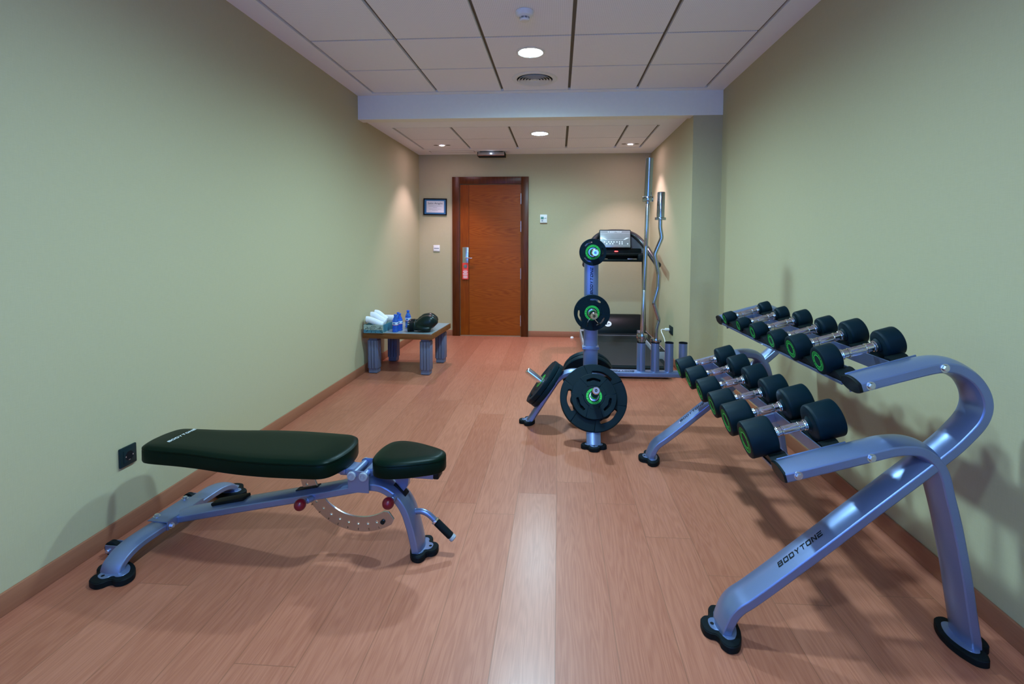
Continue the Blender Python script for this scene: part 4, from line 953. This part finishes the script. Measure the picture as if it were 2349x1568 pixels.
# ------------------------------------------------------------ low table and what lies on it
TA = R(-3.2)
tb = thing('low_table', 'low wooden table with fluted grey-blue legs by the left wall', 'table', (.378, 5.02, 0), (0, 0, TA))
m = MB(); hx, hy = .345, .335; z0, z1 = .352, .406
box(m, (-hx, -hy, z0), (hx, hy, z1 - .0015), 0, .002); tt = obj('tabletop', m, 'table_edge', tb)
obj('top_panel', box(MB(), (-hx + .008, -hy + .008, z1 - .002), (hx - .008, hy - .008, z1)), 'tabletop', tt)
for sx in (-1, 1):
    for sy in (-1, 1):
        x, y = sx * .262, sy * .248; m = MB()
        box(m, (x - .042, y - .042, .006), (x + .042, y + .042, .053)); box(m, (x - .040, y - .040, .053), (x + .040, y + .040, .352))
        for k in (-1, 0, 1):
            for ax in (0, 1):
                for sg in (-1, 1):
                    c = k * .029; lo, hi = (-.0125, .040), (.0125, .052)
                    a0_, a1_ = c - .0125, c + .0125; b0_, b1_ = (sg * .036, sg * .052); b0_, b1_ = min(b0_, b1_), max(b0_, b1_)
                    if ax == 0: box(m, (x + a0_, y + b0_, .048), (x + a1_, y + b1_, .325), 0, .003)
                    else: box(m, (x + b0_, y + a0_, .048), (x + b1_, y + a1_, .325), 0, .003)
        lg = obj('leg', m, 'table_leg', tb); obj('glide', box(MB(), (x - .036, y - .036, 0), (x + .036, y + .036, .007)), 'rubber', lg)
ZT = .406
sb = thing('storage_box', 'patterned pale green box holding rolled towels on the table', 'box', (.138, 4.80, ZT), (0, 0, R(-3)))
bx, by, bh = .096, .118, .078; m = MB(); wt = .006
box(m, (-bx, -by, 0), (bx, by, wt)); box(m, (-bx, -by, wt), (bx, -by + wt, bh), 0); box(m, (-bx, by - wt, wt), (bx, by, bh), 0)
box(m, (-bx, -by + wt, wt), (-bx + wt, by - wt, bh), 1); box(m, (bx - wt, -by + wt, wt), (bx, by - wt, bh), 1)
sbb = obj('box_body', m, ['box_pale', 'box_teal'], sb)
m = MB(); box(m, (-bx, -by - .0006, .002), (bx, -by, .030)); obj('lower_band', m, 'box_teal', sbb)
m = MB(); yy = -by - .0012
def vine(pts, r=.0011): tube(m, smooth([(a, yy, b) for a, b in pts], 6), r, 0, 6)
vine([(.0 + .03 * (1 - k / 22) * math.cos(k * .55), .052 + .022 * (1 - k / 22) * math.sin(k * .55)) for k in range(20)]); vine([(-.095, .030), (-.06, .045), (-.03, .050), (-.03, .035), (.0, .028), (.035, .034)]); vine([(-.07, .012), (-.055, .028), (-.05, .050)]); vine([(.075, .070), (.060, .045), (.070, .020), (.098, .006)])
vine([(.04, .042), (.06, .050), (.09, .045)])
for a, b, s_ in ((-.075, .040, .5), (-.06, .055, -.4), (-.062, .020, 1), (.07, .052, .7), (.078, .030, -.5), (-.02, .012, .2), (.02, .010, -.3)):
    lathe(m, [(0, -.007), (.003, -.002), (.0025, .003), (0, .008)], 8, 0, Matrix.Translation((a, yy, b)) @ Matrix.Rotation(s_, 4, 'Y') @ Matrix.Diagonal((1, .25, 1, 1)))
obj('vine_print', m, 'black_ink', sbb)
GT = 'rolled white towels in the box'
def towel(label, path, r):
    t = thing('rolled_towel', label, 'towel', path[0], (0, 0, 0), GT); o = Vector(path[0]); P = smooth([Vector(p) - o for p in path], 6); m = MB()
    sec = []
    for k in range(28):
        a = 2 * PI * k / 28; rr = r * (1 + .03 * math.sin(3 * a + .5) + (.05 if 5 <= k <= 7 else 0)); sec.append((rr * math.cos(a), rr * math.sin(a) * .92))
    def scl(u): e = min(u, 1 - u) * 12; k = math.sqrt(max(0.0, 1 - (1 - min(1, e)) ** 2)); return (max(.35, k),) * 2
    P2 = []
    for i in range(len(P) - 1):
        for q in range(2): P2.append(P[i].lerp(P[i + 1], q / 2))
    P2.append(P[-1]); sweep(m, P2, sec, None, 0, True, scl); obj('towel_roll', m, 'towel', t)
    m = MB(); d = (P2[0] - P2[3]).normalized(); T = axis_T(P2[0] + d * .0008, d)
    sp = [Vector((r * .30 * (1 - k / 40) * math.cos(k * .45), r * .30 * (1 - k / 40) * math.sin(k * .45), .001)) for k in range(34)]
    tube(m, [T @ p for p in sp], .0016, 0, 6); obj('towel_spiral', m, 'towel', t)
towel('front white rolled towel, lowest, sagging over the left rim of the box', [(.040, 4.738, .528), (.070, 4.739, .527), (.12, 4.742, .510), (.165, 4.747, .488), (.205, 4.750, .474)], .031)
towel('middle white rolled towel, highest at its left end, lying across the box', [(.062, 4.800, .561), (.095, 4.802, .560), (.150, 4.804, .528), (.195, 4.806, .500), (.212, 4.806, .492)], .032)
towel('rear white rolled towel in the box, its top showing behind the middle one', [(.080, 4.862, .577), (.115, 4.862, .573), (.165, 4.864, .535), (.205, 4.864, .506)], .029)
towel('white rolled towel lying flat at the back, ending behind the bottles', [(.10, 5.000, .4405), (.18, 5.000, .4405), (.25, 5.000, .4405), (.300, 5.000, .4405)], .034)
towel('white rolled towel stacked level on the back one, beside the bottles', [(.100, 4.998, .5055), (.17, 4.998, .5055), (.23, 4.998, .5055), (.292, 4.997, .5055)], .032)
def bottle(label, x, y, s=1.0):
    t = thing('water_bottle', label, 'bottle', (x, y, ZT), (0, 0, 0), 'small blue water bottles on the table')
    pr = [(0, .004), (.022, .004), (.026, .0), (.030, .004), (.0305, .012), (.0275, .020), (.0305, .028), (.0275, .038), (.0305, .048), (.0290, .058), (.0310, .066), (.0310, .104), (.0285, .118), (.022, .136), (.0145, .150), (.0125, .156), (.0125, .166), (0, .166)]
    m = MB(); lathe(m, [(r * s, z * s) for r, z in pr], 28); obj('bottle_body', m, 'bottle', t)
    m = MB(); lathe(m, [(0, .162 * s), (.0142 * s, .162 * s), (.0148 * s, .164 * s), (.0148 * s, .178 * s), (.0135 * s, .180 * s), (0, .180 * s)], 24); obj('cap', m, 'cap', t)
    m = MB(); q = .0314 * s; lathe(m, [(q, .070 * s), (q, .103 * s)], 28, 0); lathe(m, [(q + .0002, .070 * s), (q + .0002, .075 * s)], 28, 1)
    for k in range(4):
        a0_ = k * PI / 2 - .5
        for u in range(6):
            a = a0_ + .13 * u; b = a + .13; h0 = .084 + .005 * math.sin(u / 6 * PI); h1 = .084 + .005 * math.sin((u + 1) / 6 * PI); rr = q + .0003
            m.add([(rr * math.cos(a), rr * math.sin(a), .081 * s), (rr * math.cos(b), rr * math.sin(b), .081 * s), (rr * math.cos(b), rr * math.sin(b), (h1 + .006) * s), (rr * math.cos(a), rr * math.sin(a), (h0 + .006) * s)], [[0, 1, 2, 3]], 2)
    obj('paper_label', m, ['label', 'label_red', 'label_blue'], t)
bottle('blue water bottle nearest the front edge, beside the patterned box', .318, 4.772, .95)
bottle('blue water bottle touching the front one on its right', .336, 4.850, .95)
bottle('blue water bottle half hidden behind the two front bottles', .300, 4.918, .95)
bottle('blue water bottle standing apart at the rear right of the four', .362, 5.045, .97)
def glove(label, loc, rz, roll=0, tilt=0):
    t = thing('boxing_glove', label, 'boxing glove', loc, (roll, tilt, rz), 'pair of black boxing gloves on the table')
    # x: cuff (0) to knuckles (.27); z up
    P = [Vector(p) for p in ((.068, 0, .052), (.095, 0, .057), (.130, 0, .068), (.170, 0, .080), (.212, 0, .082), (.246, 0, .070), (.262, 0, .056))]
    Pt = smooth(P, 4); rad = [(.043, .040), (.048, .048), (.056, .064), (.063, .078), (.064, .080), (.054, .064), (.024, .030)]
    def scl(u):
        v = u * 6; i = min(int(v), 5); f = v - i; f = f * f * (3 - 2 * f) if 0 < i < 5 else f; return (rad[i][0] * (1 - f) + rad[i + 1][0] * f, rad[i][1] * (1 - f) + rad[i + 1][1] * f)
    m = MB(); sec = [(math.copysign(abs(math.cos(a)) ** .85, math.cos(a)), math.copysign(abs(math.sin(a)) ** .85, math.sin(a))) for a in [2 * PI * k / 28 for k in range(28)]]
    sweep(m, Pt, sec, (0, 1, 0), 0, True, scl); hd = obj('glove_fist', m, 'glove', t, 60)
    m = MB(); T2 = smooth([Vector(p) for p in ((.100, -.036, .050), (.135, -.055, .042), (.175, -.060, .036), (.208, -.054, .034), (.222, -.046, .034))], 4)
    def s2(u): return (.026 * (1 - .15 * u) * math.sqrt(max(.08, 1 - max(0, u - .7) ** 2 / .1)),) * 2
    sweep(m, T2, circ(1, 18), (0, 0, 1), 0, True, s2); obj('thumb', m, 'glove', t, 60)
    m = MB(); sweep(m, smooth([Vector(p) for p in ((0, 0, .050), (.035, 0, .050), (.070, 0, .055), (.082, 0, .058))], 4), sec, (0, 1, 0), 0, True, lambda u: (.050 - .008 * u + .004 * math.cos(u * 9), .046 - .006 * u + .003 * math.cos(u * 9))); cf = obj('cuff', m, 'glove', t, 50)
    m = MB(); sweep(m, [Vector((.020, 0, .051)), Vector((.052, 0, .053))], sec, (0, 1, 0), 0, True, lambda u: (.0515, .0475)); obj('wrist_strap', m, 'rubber', cf)
    return t
glove('front black boxing glove with its thumb towards the camera', (.438, 4.795, ZT), R(7))
glove('rear black boxing glove, half hidden behind the front one', (.405, 4.958, ZT), R(1))
